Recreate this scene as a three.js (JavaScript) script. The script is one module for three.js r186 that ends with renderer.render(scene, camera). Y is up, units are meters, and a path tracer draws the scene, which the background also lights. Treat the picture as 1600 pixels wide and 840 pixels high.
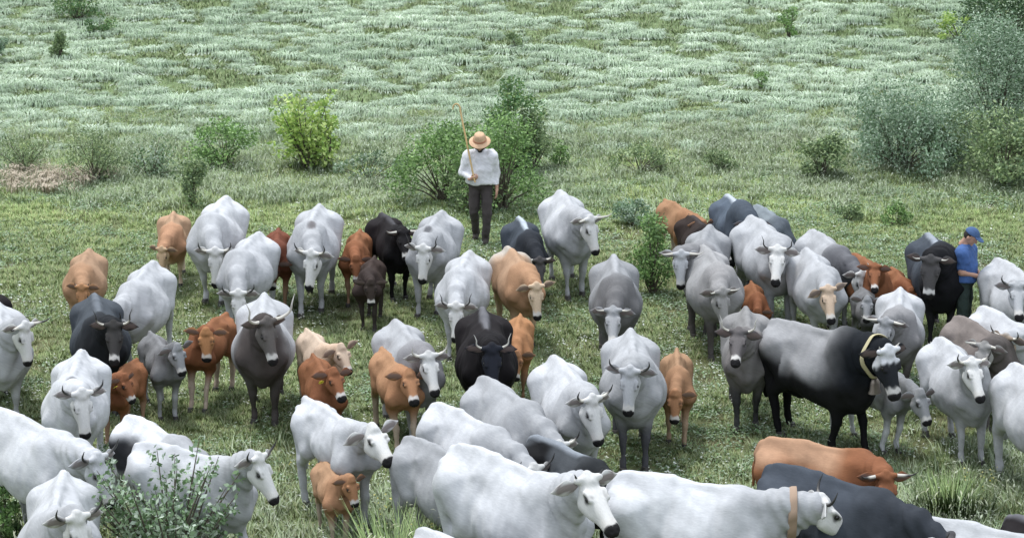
import * as THREE from 'three';
import { mergeGeometries } from 'three/addons/utils/BufferGeometryUtils.js';

// ---------------------------------------------------------------- camera, sky, sun, exposure
const W = 1600, H = 840, F = 3557, CAM_H = 9.2, PITCH = 16 * Math.PI / 180;
const scene = new THREE.Scene();
const camera = new THREE.PerspectiveCamera(2 * Math.atan(H / 2 / F) * 180 / Math.PI, W / H, 0.5, 900);
camera.position.set(0, CAM_H, 0);
camera.rotation.set(-PITCH, 0, 0);
camera.updateMatrixWorld(); camera.updateProjectionMatrix();

const SKY_W = 128, SKY_H = 64, skyData = new Float32Array(SKY_W * SKY_H * 4);
for (let j = 0; j < SKY_H; j++) for (let i = 0; i < SKY_W; i++) {          // overcast air: brightest overhead
  const el = ((j + 0.5) / SKY_H - 0.5) * Math.PI, s = Math.max(0, Math.sin(el));
  const L = 0.46 * (0.78 + 1.42 * s) / 2 * 2.2, k = (j * SKY_W + i) * 4;
  skyData[k] = L * 0.91; skyData[k + 1] = L * 0.99; skyData[k + 2] = L * 1.10; skyData[k + 3] = 1;
}
const sky = new THREE.DataTexture(skyData, SKY_W, SKY_H, THREE.RGBAFormat, THREE.FloatType);
sky.mapping = THREE.EquirectangularReflectionMapping; sky.magFilter = THREE.LinearFilter; sky.needsUpdate = true;
scene.background = sky; scene.environment = sky;

const sun = new THREE.DirectionalLight(new THREE.Color(1, 0.97, 0.92), 1.5);
sun.position.set(-9, 30, -41); sun.target.position.set(0, 0, -32);
sun.castShadow = true; sun.shadow.radius = 26; sun.shadow.mapSize.set(2048, 2048);
Object.assign(sun.shadow.camera, { left: -26, right: 26, top: 26, bottom: -26, near: 1, far: 90 });
scene.add(sun, sun.target);

const renderer = new THREE.WebGLRenderer({ antialias: true });
renderer.setSize(1024, 537);
renderer.toneMapping = THREE.LinearToneMapping;
renderer.toneMappingExposure = 1.82;
renderer.shadowMap.enabled = true;

// ---------------------------------------------------------------- helpers
let seed = 7;
const rnd = () => { seed = (seed * 1664525 + 1013904223) >>> 0; return seed / 4294967296; };
const rr = (a, b) => a + (b - a) * rnd();
const lerp = (a, b, t) => a + (b - a) * t;
const sstep = (a, b, x) => { const t = Math.min(1, Math.max(0, (x - a) / (b - a))); return t * t * (3 - 2 * t); };
const V = (x, y, z) => new THREE.Vector3(x, y, z);
const RAD = Math.PI / 180;
function hash2(i, j) { let h = (i * 374761393 + j * 668265263) | 0; h = Math.imul(h ^ (h >>> 13), 1274126177); return ((h ^ (h >>> 16)) >>> 0) / 4294967296; }
function vnoise(x, y) {
  const i = Math.floor(x), j = Math.floor(y), u = x - i, v = y - j, a = u * u * (3 - 2 * u), b = v * v * (3 - 2 * v);
  return lerp(lerp(hash2(i, j), hash2(i + 1, j), a), lerp(hash2(i, j + 1), hash2(i + 1, j + 1), a), b);
}
const fbm = (x, y) => 0.5 * vnoise(x, y) + 0.3 * vnoise(x * 2.1 + 7, y * 2.1) + 0.2 * vnoise(x * 4.3, y * 4.3 + 3);
const n3 = (x, y, z) => Math.sin(x * 1.7 + 1.3 * Math.sin(y * 1.3 + z)) * 0.5 + Math.sin(y * 2.1 + 1.1 * Math.sin(z * 1.6 + x * 0.7)) * 0.3 + Math.sin(z * 2.3 + 1.2 * Math.sin(x * 1.9 - y)) * 0.3;

const used = {};
function numbered(name) { const n = used[name] = (used[name] ?? -1) + 1; return n ? `${name}_${String(n).padStart(3, '0')}` : name; }
function mesh(name, geo, mat, parent) {
  const m = new THREE.Mesh(geo, mat); m.name = parent === scene ? numbered(name) : name;
  m.castShadow = m.receiveShadow = true; parent.add(m); return m;
}
function thing(name, label, category, pos, turn = 0, group) {
  const o = new THREE.Group(); o.name = numbered(name); o.position.copy(pos); o.rotation.y = turn;
  o.userData = { label, category }; if (group) o.userData.group = group;
  scene.add(o); return o;
}

// ground height and the point of the ground (or a height above it) seen at a pixel of the 1600 x 840 photograph
function ground(x, z) {
  const d = -z / 1.11, back = Math.max(0, d - 36.5);
  return 0.07 * (fbm(x * 0.35 + 3, z * 0.35) - 0.5) + 0.08 * back * back / (back + 7) + sstep(36, 43, d) * 0.5 * (fbm(x * 0.16, z * 0.16 + 9) - 0.5)
    + sstep(60, 220, Math.hypot(x, z)) * 16 * fbm(x * 0.012 + 5, z * 0.012);
}
const dirAt = (px, py) => V((px - W / 2) / F, -(py - H / 2) / F, -1).applyAxisAngle(V(1, 0, 0), -PITCH);
const pixelOf = (v) => { const q = v.clone().project(camera); return [(q.x + 1) * W / 2, (1 - q.y) * H / 2]; };
function at(px, py, above = 0) {
  const d = dirAt(px, py); let y = above;
  let p = V(0, 0, 0);
  for (let k = 0; k < 40; k++) {
    const t = (CAM_H - y) / -d.y; p.set(d.x * t, y, d.z * t);
    y = lerp(y, ground(p.x, p.z) + above, 0.7);
  }
  return p;
}

// a smooth mesh round the zero of a distance field (naive surface nets on a sparse grid)
function surfaceNet(f, lo, hi, cell) {
  const B = 4, nx = Math.ceil((hi[0] - lo[0]) / cell / B) * B + 1, ny = Math.ceil((hi[1] - lo[1]) / cell / B) * B + 1, nz = Math.ceil((hi[2] - lo[2]) / cell / B) * B + 1;
  const g = new Float32Array(nx * ny * nz).fill(9), reach = cell * B * 0.87 + 0.02, live = [];
  const at3 = (i, j, k) => i + nx * (j + ny * k);
  for (let k = 0; k < nz - 1; k += B) for (let j = 0; j < ny - 1; j += B) for (let i = 0; i < nx - 1; i += B) {
    const d = f(lo[0] + (i + 2) * cell, lo[1] + (j + 2) * cell, lo[2] + (k + 2) * cell);
    if (d > reach) continue;
    if (d < -reach) { for (let c = 0; c <= B; c++) for (let b = 0; b <= B; b++) for (let a = 0; a <= B; a++) { const q = at3(i + a, j + b, k + c); if (g[q] === 9) g[q] = -9; } } else live.push(i, j, k);
  }
  for (let n = 0; n < live.length; n += 3) for (let c = 0; c <= B; c++) for (let b = 0; b <= B; b++) for (let a = 0; a <= B; a++) {
    const i = live[n] + a, j = live[n + 1] + b, k = live[n + 2] + c, q = at3(i, j, k);
    if (g[q] === 9 || g[q] === -9) g[q] = f(lo[0] + i * cell, lo[1] + j * cell, lo[2] + k * cell);
  }
  const vid = new Int32Array(nx * ny * nz).fill(-1), pos = [], idx = [];
  const E = [[0, 1], [2, 3], [4, 5], [6, 7], [0, 2], [1, 3], [4, 6], [5, 7], [0, 4], [1, 5], [2, 6], [3, 7]], v8 = new Float32Array(8);
  for (let k = 0; k < nz - 1; k++) for (let j = 0; j < ny - 1; j++) for (let i = 0; i < nx - 1; i++) {
    let m = 0; const q = at3(i, j, k);
    for (let c = 0; c < 8; c++) { v8[c] = g[q + (c & 1) + ((c >> 1) & 1) * nx + (c >> 2) * nx * ny]; if (v8[c] < 0) m |= 1 << c; }
    if (m === 0 || m === 255) continue;
    let x = 0, y = 0, z = 0, n = 0;
    for (const [a, b] of E) {
      if ((m >> a & 1) === (m >> b & 1)) continue;
      const t = v8[a] / (v8[a] - v8[b]);
      x += lerp(a & 1, b & 1, t); y += lerp(a >> 1 & 1, b >> 1 & 1, t); z += lerp(a >> 2, b >> 2, t); n++;
    }
    vid[q] = pos.length / 3;
    pos.push(lo[0] + (i + x / n) * cell, lo[1] + (j + y / n) * cell, lo[2] + (k + z / n) * cell);
  }
  const quad = (a, b, c, d, flip) => { if (a < 0 || b < 0 || c < 0 || d < 0) return; flip ? idx.push(a, c, b, a, d, c) : idx.push(a, b, c, a, c, d); };
  for (let k = 1; k < nz - 1; k++) for (let j = 1; j < ny - 1; j++) for (let i = 1; i < nx - 1; i++) {
    const q = at3(i, j, k), s = g[q] < 0, sx = 1, sy = nx, sz = nx * ny;
    if (s !== g[q + sx] < 0) quad(vid[q - sy - sz], vid[q - sz], vid[q], vid[q - sy], !s);
    if (s !== g[q + sy] < 0) quad(vid[q - sx - sz], vid[q - sx], vid[q], vid[q - sz], !s);
    if (s !== g[q + sz] < 0) quad(vid[q - sx - sy], vid[q - sy], vid[q], vid[q - sx], !s);
  }
  const geo = new THREE.BufferGeometry();
  geo.setAttribute('position', new THREE.Float32BufferAttribute(pos, 3)); geo.setIndex(idx); geo.computeVertexNormals();
  return geo;
}
const smin = (a, b, k) => { const h = Math.max(k - Math.abs(a - b), 0) / k; return Math.min(a, b) - h * h * k * 0.25; };
const smax = (a, b, k) => -smin(-a, -b, k);
// a list of tapered capsules [ax, ay, az, ra, bx, by, bz, rb, blend]
function capsule(c, x, y, z) {
  const bx = c[4] - c[0], by = c[5] - c[1], bz = c[6] - c[2], px = x - c[0], py = y - c[1], pz = z - c[2];
  const t = Math.min(1, Math.max(0, (px * bx + py * by + pz * bz) / (bx * bx + by * by + bz * bz + 1e-9)));
  const dx = px - bx * t, dy = py - by * t, dz = pz - bz * t;
  return Math.sqrt(dx * dx + dy * dy + dz * dz) - (c[3] + (c[7] - c[3]) * t);
}
function capsules(list) { return (x, y, z) => { let d = 9; for (const c of list) d = smin(d, capsule(c, x, y, z), c[8] ?? 0.04); return d; }; }
// a body lofted along z through oval sections [z, half width, top, bottom]
function loft(rows, nTop, nLow) {
  const N = 96, z0 = rows[0][0], z1 = rows[rows.length - 1][0], t = new Float32Array((N + 1) * 3);
  for (let i = 0; i <= N; i++) {
    const z = lerp(z0, z1, i / N); let r = 0; while (r < rows.length - 2 && z > rows[r + 1][0]) r++;
    const u = Math.min(1, Math.max(0, (z - rows[r][0]) / (rows[r + 1][0] - rows[r][0])));
    for (let c = 0; c < 3; c++) {                                       // Catmull-Rom between the sections
      const p = (k) => rows[Math.min(rows.length - 1, Math.max(0, k))][c + 1], a = p(r - 1), b = p(r), d = p(r + 1), e = p(r + 2);
      t[i * 3 + c] = b + 0.5 * u * (d - a + u * (2 * a - 5 * b + 4 * d - e + u * (3 * (b - d) + e - a)));
    }
  }
  const fn = (x, y, z) => {
    const w = Math.min(1, Math.max(0, (z - z0) / (z1 - z0))) * N, i = Math.min(N - 1, Math.floor(w)), u = w - i, o = i * 3;
    const hw = t[o] + (t[o + 3] - t[o]) * u, top = t[o + 1] + (t[o + 4] - t[o + 1]) * u, bot = t[o + 2] + (t[o + 5] - t[o + 2]) * u;
    const yc = bot + (top - bot) * 0.45, up = y > yc, hh = up ? top - yc : yc - bot, n = up ? nTop : nLow;
    const r = Math.pow(Math.pow(Math.abs(x) / hw, n) + Math.pow(Math.abs(y - yc) / hh, n), 1 / n);
    const d = (r - 1) * Math.min(hw, hh), dz = z < z0 ? z0 - z : z > z1 ? z - z1 : 0;
    return dz ? Math.hypot(Math.max(d, 0), dz) : d;
  };
  fn.top = (z) => { const i = Math.round(Math.min(1, Math.max(0, (z - z0) / (z1 - z0))) * N); return t[i * 3 + 1]; };
  return fn;
}
function setColors(geo, fn) {
  const p = geo.attributes.position, n = geo.attributes.normal, c = new Float32Array(p.count * 3), uv = new Float32Array(p.count * 2);
  for (let i = 0; i < p.count; i++) {
    const x = p.getX(i), y = p.getY(i), z = p.getZ(i), col = fn(x, y, z, n.getX(i), n.getY(i), n.getZ(i));
    c[i * 3] = col[0]; c[i * 3 + 1] = col[1]; c[i * 3 + 2] = col[2];
    uv[i * 2] = z + 0.37 * x; uv[i * 2 + 1] = y + 0.61 * x;
  }
  geo.setAttribute('color', new THREE.BufferAttribute(c, 3)); geo.setAttribute('uv', new THREE.BufferAttribute(uv, 2));
  return geo;
}
const mix3 = (a, b, t) => [lerp(a[0], b[0], t), lerp(a[1], b[1], t), lerp(a[2], b[2], t)];
function tube(points, radii, sides = 7, colorFn) {
  const curve = new THREE.CatmullRomCurve3(points), n = Math.max(6, points.length * 3);
  const g = new THREE.TubeGeometry(curve, n, 1, sides, false), p = g.attributes.position, c = new Float32Array(p.count * 3);
  for (let i = 0; i <= n; i++) {
    const ctr = curve.getPointAt(i / n), f = i / n * (radii.length - 1), a = Math.min(radii.length - 2, Math.floor(f)), r = lerp(radii[a], radii[a + 1], f - a);
    for (let j = 0; j <= sides; j++) {
      const q = i * (sides + 1) + j;
      p.setXYZ(q, ctr.x + (p.getX(q) - ctr.x) * r, ctr.y + (p.getY(q) - ctr.y) * r, ctr.z + (p.getZ(q) - ctr.z) * r);
      if (colorFn) { const col = colorFn(i / n); c[q * 3] = col[0]; c[q * 3 + 1] = col[1]; c[q * 3 + 2] = col[2]; }
    }
  }
  if (colorFn) g.setAttribute('color', new THREE.BufferAttribute(c, 3));
  g.computeVertexNormals(); return g;
}
function noiseTexture(size, fn, srgb) {
  const d = new Uint8Array(size * size * 4);
  for (let j = 0; j < size; j++) for (let i = 0; i < size; i++) { const c = fn(i / size, j / size), k = (j * size + i) * 4; for (let a = 0; a < 3; a++) d[k + a] = Math.max(0, Math.min(255, c[a] * 255)); d[k + 3] = 255; }
  const t = new THREE.DataTexture(d, size, size); t.wrapS = t.wrapT = THREE.RepeatWrapping; t.magFilter = THREE.LinearFilter; t.minFilter = THREE.LinearMipmapLinearFilter; t.generateMipmaps = true;
  if (srgb) t.colorSpace = THREE.SRGBColorSpace; t.needsUpdate = true; return t;
}
// noise that tiles every `p` lattice steps
const tnoise = (x, y, p) => { const w = (a) => ((a % p) + p) % p, i = Math.floor(x), j = Math.floor(y), u = x - i, v = y - j, a = u * u * (3 - 2 * u), b = v * v * (3 - 2 * v); return lerp(lerp(hash2(w(i), w(j)), hash2(w(i + 1), w(j)), a), lerp(hash2(w(i), w(j + 1)), hash2(w(i + 1), w(j + 1)), a), b); };
// ---------------------------------------------------------------- the ground
const M = {};
const soilMap = noiseTexture(512, (u, v) => {
  const a = tnoise(u * 12, v * 12, 12), b = tnoise(u * 46, v * 46, 46), c = tnoise(u * 150, v * 150, 150), e = 0.3 * a + 0.35 * b + 0.35 * c;
  return [0.55 + 0.5 * e, 0.58 + 0.46 * e, 0.52 + 0.46 * e];
}, true);
M.ground = new THREE.MeshStandardMaterial({ vertexColors: true, map: soilMap, roughness: 1, bumpMap: soilMap, bumpScale: 0.03 });
const TRAMPLED = [0.15, 0.17, 0.075], TURF = [0.12, 0.18, 0.062], PALE = [0.22, 0.30, 0.15], EARTH = [0.21, 0.165, 0.11];
function turfColor(x, z) {
  const d = -z / 1.11, n = fbm(x * 0.9, z * 0.9), n2 = fbm(x * 0.25 + 11, z * 0.25 + 4);
  let c = mix3(TURF, TRAMPLED, sstep(0.35, 0.62, n));
  c = mix3(c, EARTH, 0.55 * sstep(0.58, 0.74, fbm(x * 1.3 + 20, z * 1.3)) * sstep(35, 28, d));
  return mix3(c, PALE, sstep(35, 39, d + 3 * (n2 - 0.5)));
}
{
  const axis = (lo, a, b, hi, fine, n) => { const o = []; for (let i = n; i >= 1; i--) o.push(a + (lo - a) * Math.pow(i / n, 2.2)); for (let x = a; x <= b + 1e-6; x += fine) o.push(x); for (let i = 1; i <= n; i++) o.push(b + (hi - b) * Math.pow(i / n, 2.2)); return o; };
  const xs = axis(-420, -15, 15, 420, 0.25, 26), zs = axis(-560, -68, -12, 260, 0.25, 30), pos = [], col = [], uv = [], idx = [];
  for (const z of zs) for (const x of xs) { pos.push(x, ground(x, z), z); col.push(...turfColor(x, z)); uv.push(x / 3.1, z / 3.1); }
  for (let j = 0; j < zs.length - 1; j++) for (let i = 0; i < xs.length - 1; i++) { const a = j * xs.length + i, b = a + xs.length; idx.push(a, b, a + 1, a + 1, b, b + 1); }
  const g = new THREE.BufferGeometry();
  g.setAttribute('position', new THREE.Float32BufferAttribute(pos, 3)); g.setAttribute('color', new THREE.Float32BufferAttribute(col, 3)); g.setAttribute('uv', new THREE.Float32BufferAttribute(uv, 2));
  g.setIndex(idx); g.computeVertexNormals();
  mesh('ground', g, M.ground, scene).userData = { kind: 'structure', label: 'green pasture with worn patches rising to a pale hillside' };
}

// ---------------------------------------------------------------- grass, tussocks, weeds: nobody could count them
function blades(n, o) {                                               // a tuft of tapering, bending blades
  const pos = [], col = [], idx = [];
  for (let b = 0; b < n; b++) {
    const a = rr(0, 6.283), r0 = o.spread * Math.sqrt(rnd()), x0 = Math.cos(a) * r0, z0 = Math.sin(a) * r0, dir = a + rr(-0.7, 0.7), h = o.h * rr(0.55, 1), w = o.w * rr(0.7, 1.2), lean = h * o.lean * rr(0.4, 1.3);
    const cx = Math.cos(dir), cz = Math.sin(dir), tx = -cz * w / 2, tz = cx * w / 2, k = pos.length / 3, c = o.colors[Math.floor(rnd() * o.colors.length)], v = rr(0.8, 1.2);
    const S = o.arch ? [[0, 0, 1], [0.35, 0.75, 1], [0.75, 0.98, 0.8], [1.15, o.arch, 0.1]] : [[0, 0, 1], [0.3, 0.55, 0.85], [1, 1, 0.08]];
    for (const [l, y, ww] of S) { const x = x0 + cx * lean * l, z = z0 + cz * lean * l; pos.push(x - tx * ww, y * h, z - tz * ww, x + tx * ww, y * h, z + tz * ww); col.push(c[0] * v, c[1] * v, c[2] * v, c[0] * v, c[1] * v, c[2] * v); }
    for (let s = 0; s < S.length - 1; s++) { const q = k + s * 2; idx.push(q, q + 1, q + 2, q + 1, q + 3, q + 2); }
    if (o.plume && rnd() < o.plumeShare) {                            // a pale seed head on the end of the blade
      const [l, y] = S[S.length - 1], x = x0 + cx * lean * l, z = z0 + cz * lean * l, q = pos.length / 3, L = o.plumeLen * rr(0.7, 1.3), pw = o.plumeW, pc = o.plume[Math.floor(rnd() * o.plume.length)];
      pos.push(x - cx * L * 0.7 , y * h + L * 0.28, z - cz * L * 0.7, x + tx / w * pw * 2, y * h + 0.01, z + tz / w * pw * 2, x - tx / w * pw * 2, y * h + 0.01, z - tz / w * pw * 2, x + cx * L * 0.6, y * h - L * 0.35, z + cz * L * 0.6);
      for (let t = 0; t < 4; t++) col.push(...pc);
      idx.push(q, q + 1, q + 2, q + 1, q + 3, q + 2);
    }
  }
  const g = new THREE.BufferGeometry();
  g.setAttribute('position', new THREE.Float32BufferAttribute(pos, 3)); g.setAttribute('color', new THREE.Float32BufferAttribute(col, 3)); g.setIndex(idx);
  const nm = [];                                                      // blades of a tuft share the lie of the tuft
  for (let i = 0; i < pos.length; i += 3) { const v = V(pos[i] * (o.round ?? 1.2), 0.12 + 0.5 * Math.max(0, pos[i + 1]), pos[i + 2] * (o.round ?? 1.2)).normalize(); nm.push(v.x, v.y, v.z); }
  g.setAttribute('normal', new THREE.Float32BufferAttribute(nm, 3)); return g;
}
function leaves(n, o) {                                               // a low clump of small folded leaves
  const pos = [], col = [], idx = [];
  for (let b = 0; b < n; b++) {
    const a = rr(0, 6.283), r = o.r * Math.sqrt(rnd()), y = o.h * rr(0.25, 1) * (1 - 0.5 * r / o.r), s = o.size * rr(0.6, 1.3), t = rr(0, 6.283), tilt = rr(-0.5, 0.6), k = pos.length / 3, c = o.colors[Math.floor(rnd() * o.colors.length)], v = rr(0.8, 1.2);
    const x = Math.cos(a) * r, z = Math.sin(a) * r, ux = Math.cos(t), uz = Math.sin(t);
    for (const [l, w, dy] of [[-1, 0, 0], [0, 0.5, 0.12], [0, -0.5, 0.12], [1, 0, 0]]) pos.push(x + ux * l * s * 0.5 - uz * w * s, y + dy * s + tilt * l * s * 0.5, z + uz * l * s * 0.5 + ux * w * s);
    for (let q = 0; q < 4; q++) col.push(c[0] * v, c[1] * v, c[2] * v);
    idx.push(k, k + 1, k + 2, k + 1, k + 3, k + 2);
  }
  const g = new THREE.BufferGeometry();
  g.setAttribute('position', new THREE.Float32BufferAttribute(pos, 3)); g.setAttribute('color', new THREE.Float32BufferAttribute(col, 3)); g.setIndex(idx); g.computeVertexNormals(); return g;
}
M.grass = new THREE.MeshPhysicalMaterial({ vertexColors: true, roughness: 0.85, side: THREE.DoubleSide, transmission: 0.25, thickness: 0, specularIntensity: 0.5 });
function scatter(name, label, geo, spots) {
  const im = new THREE.InstancedMesh(geo, M.grass, spots.length), m = new THREE.Matrix4(), q = new THREE.Quaternion(), up = V(0, 1, 0), c = new THREE.Color();
  spots.forEach(([x, z, s, sy, tint, turn, sz], i) => {
    m.compose(V(x, ground(x, z) - 0.005, z), q.setFromAxisAngle(up, turn ?? rnd() * 6.283), V(s, sy ?? s, sz ?? s)); im.setMatrixAt(i, m);
    const t = tint ?? [1, 1, 1]; im.setColorAt(i, c.setRGB(t[0], t[1], t[2]));
  });
  im.name = numbered(name); im.castShadow = im.receiveShadow = true; im.userData = { kind: 'stuff', label }; scene.add(im);
}
const inView = (z, pad) => (-z * 0.24 + pad);                         // half width of the ground in view at a distance
function spread(n, d0, d1, keep) {
  const out = [];
  for (let i = 0; i < n; i++) { const z = -1.11 * Math.sqrt(lerp(d0 * d0, d1 * d1, rnd())), x = rr(-1, 1) * inView(z, 1.6), s = keep(x, z); if (s) out.push([x, z, ...s]); }
  return out;
}
const GREEN = [[0.13, 0.215, 0.05], [0.165, 0.255, 0.068], [0.205, 0.29, 0.092], [0.245, 0.32, 0.125], [0.265, 0.29, 0.125]];
const tintAt = (x, z) => { const n = fbm(x * 0.8 + 5, z * 0.8), m = fbm(x * 0.22, z * 0.22 + 8); return [0.72 + 0.55 * n + 0.25 * m, 0.78 + 0.45 * n + 0.12 * m, 0.72 + 0.5 * n + 0.25 * m]; };
for (let k = 0; k < 3; k++) scatter('short_grass', 'short grazed grass of the pasture', blades(14, { spread: 0.09, h: 0.062, w: 0.009, lean: 1.0, colors: GREEN }),
  spread(46000, 17, 39, (x, z) => { const worn = fbm(x * 1.3 + 20, z * 1.3); if (rnd() < sstep(0.52, 0.68, worn) * 0.85) return 0; const s = rr(0.7, 1.3) * (0.75 + 0.5 * fbm(x * 0.6, z * 0.6)), t = tintAt(x, z), b = 1 + 0.6 * sstep(31, 37, -z); return [s, s, [t[0] * b, t[1] * b, t[2] * b]]; }));
const WEED = [[0.11, 0.20, 0.08], [0.15, 0.25, 0.11], [0.21, 0.31, 0.17], [0.34, 0.44, 0.31], [0.09, 0.17, 0.06]];
for (let k = 0; k < 2; k++) scatter('leafy_weeds', 'low pale leafy weeds among the grass', leaves(20, { r: 0.11, h: 0.075, size: 0.023, colors: WEED }),
  spread(22000, 17, 39, (x, z) => { const n = fbm(x * 0.6 + 40, z * 0.6); if (rnd() > sstep(0.42, 0.66, n) * (0.6 + 0.4 * sstep(31, 37, -z))) return 0; const s = rr(0.7, 1.5); return [s, s * rr(0.7, 1.2), tintAt(x, z)]; }));
// taller rank growth behind the herd and at the lower edge
const rank = (x, z) => { const d = -z / 1.11; return Math.max(sstep(31, 34, d + 1.8 * (fbm(x * 0.5, 3) - 0.5)) * sstep(39, 36, d), 0.8 * sstep(22.4, 20.4, d) * sstep(0.40, 0.6, fbm(x * 0.7 + 3, z * 0.7)), sstep(2.6, 3.6, x) * sstep(23, 21.3, d)); };
const STRAW = [[0.42, 0.50, 0.36], [0.50, 0.57, 0.44], [0.36, 0.45, 0.29]];
for (let k = 0; k < 2; k++) scatter('tall_grass', 'tall seeding grass behind the herd and along the near edge', blades(16, { spread: 0.13, h: 0.20, w: 0.010, lean: 0.75, colors: [[0.22, 0.33, 0.14], [0.27, 0.38, 0.19], [0.32, 0.42, 0.24], [0.38, 0.46, 0.30]], plume: STRAW, plumeShare: 0.22, plumeLen: 0.05, plumeW: 0.008 }),
  spread(24000, 17, 41, (x, z) => { if (rnd() > rank(x, z) * (0.25 + 1.1 * sstep(0.3, 0.7, fbm(x * 0.9 + 2, z * 0.9)))) return 0; const s = rr(0.5, 1.2); return [s, s * rr(0.7, 1.2), tintAt(x, z)]; }));
// wind-combed pale tussocks on the hillside
const TUSS = [[0.42, 0.53, 0.36], [0.51, 0.61, 0.46], [0.35, 0.46, 0.29]], PLUME = [[0.60, 0.68, 0.54], [0.54, 0.62, 0.47], [0.66, 0.72, 0.60]];
for (let k = 0; k < 4; k++) scatter('grass_tussocks', 'pale windblown tussock grass on the hillside', blades(260, { spread: 0.17, h: 0.12, w: 0.011, lean: 1.7, arch: 0.15, round: 0.35, colors: TUSS, plume: PLUME, plumeShare: 0.3, plumeLen: 0.08, plumeW: 0.012 }),
  spread(1650, 34.5, 66, (x, z) => {
    const bare = fbm(x * 0.26 + 30, z * 0.3 + 2); if (rnd() < sstep(0.57, 0.72, bare) * 0.65 || rnd() < sstep(42, 39, -z)) return 0;
    const s = rr(0.45, 1.1), n = fbm(x * 0.3, z * 0.5 + 60); return [s * rr(0.9, 1.7), s * rr(0.8, 1.5), [0.68 + 0.6 * n, 0.74 + 0.5 * n, 0.70 + 0.62 * n], rr(-0.75, 0.75) + (rnd() < 0.5 ? Math.PI : 0), s * rr(0.7, 1.1)];
  }));
scatter('hill_grass', 'fine green grass between the tussocks of the hillside', blades(16, { spread: 0.2, h: 0.10, w: 0.016, lean: 0.9, colors: [[0.20, 0.31, 0.11], [0.26, 0.37, 0.15], [0.31, 0.39, 0.20]] }),
  spread(36000, 36, 66, (x, z) => { const s = rr(0.7, 1.3); return [s, s, tintAt(x, z)]; }));
// small pale flowers
function flower(colors) { return leaves(5, { r: 0.03, h: 0.17, size: 0.028, colors }); }
scatter('white_flowers', 'tiny white meadow flowers scattered in the grass', flower([[0.75, 0.78, 0.72], [0.62, 0.68, 0.6]]),
  spread(17000, 17, 39, (x, z) => { const n = fbm(x * 0.6 + 70, z * 0.6); if (rnd() > sstep(0.42, 0.66, n)) return 0; const s = rr(0.5, 1.0); return [s, s]; }));
{
  const spots = [];
  const patch = (px, py, n, r) => { const p = at(px, py); for (let i = 0; i < n; i++) spots.push([p.x + rr(-r, r), p.z + rr(-r, r), rr(0.7, 1.2), rr(1.2, 2.4)]); };
  patch(745, 870, 60, 0.5); patch(630, 830, 50, 0.7); patch(500, 745, 5, 0.5); patch(1480, 780, 8, 0.6);
  scatter('yellow_flowers', 'small yellow flowers in the tall grass at the lower edge', flower([[0.72, 0.62, 0.08], [0.66, 0.60, 0.18]]), spots);
  const pink = []; { const p = at(70, 285); for (let i = 0; i < 900; i++) { const x = p.x + rr(-2.0, 2.2), z = p.z + rr(-1.6, 1.8); if (Math.hypot((x - p.x) / 2.0, (z - p.z) / 1.5) * (0.6 + 0.8 * fbm(x * 1.5, z * 1.5)) < 0.62 * Math.sqrt(rnd())) pink.push([x, z, rr(0.8, 1.3), rr(0.8, 1.2)]); } }
  scatter('dry_grass', 'dry pinkish straw patch at the left edge', blades(14, { spread: 0.10, h: 0.24, w: 0.011, lean: 0.55, colors: [[0.44, 0.37, 0.27], [0.50, 0.42, 0.31], [0.36, 0.36, 0.22]], plume: [[0.54, 0.46, 0.36]], plumeShare: 0.5, plumeLen: 0.06, plumeW: 0.01 }), pink);
}

// ---------------------------------------------------------------- bushes
M.bark = new THREE.MeshStandardMaterial({ color: new THREE.Color().setRGB(0.10, 0.085, 0.065), roughness: 0.95 });
M.leaf = new THREE.MeshPhysicalMaterial({ vertexColors: true, roughness: 0.85, side: THREE.DoubleSide, transmission: 0.25, thickness: 0 });
const LEAF = {
  lime: [[0.40, 0.53, 0.13], [0.32, 0.46, 0.10], [0.50, 0.60, 0.22], [0.22, 0.36, 0.08]],
  green: [[0.139, 0.255, 0.0725], [0.199, 0.346, 0.0966], [0.278, 0.437, 0.145], [0.0994, 0.182, 0.0563]],
  dark: [[0.0696, 0.155, 0.0563], [0.0994, 0.209, 0.0725], [0.139, 0.255, 0.0805], [0.199, 0.291, 0.0966]],
  gray: [[0.15, 0.24, 0.14], [0.20, 0.30, 0.18], [0.28, 0.38, 0.27], [0.10, 0.18, 0.09], [0.38, 0.47, 0.36]],
  deep: [[0.03, 0.075, 0.028], [0.045, 0.10, 0.038], [0.065, 0.13, 0.048], [0.09, 0.15, 0.055]],
  olive: [[0.154, 0.231, 0.098], [0.224, 0.308, 0.126], [0.294, 0.378, 0.182], [0.105, 0.168, 0.077]],
  pale: [[0.20, 0.29, 0.16], [0.30, 0.40, 0.27], [0.14, 0.23, 0.10], [0.42, 0.50, 0.40], [0.10, 0.18, 0.07]],
};
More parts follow.
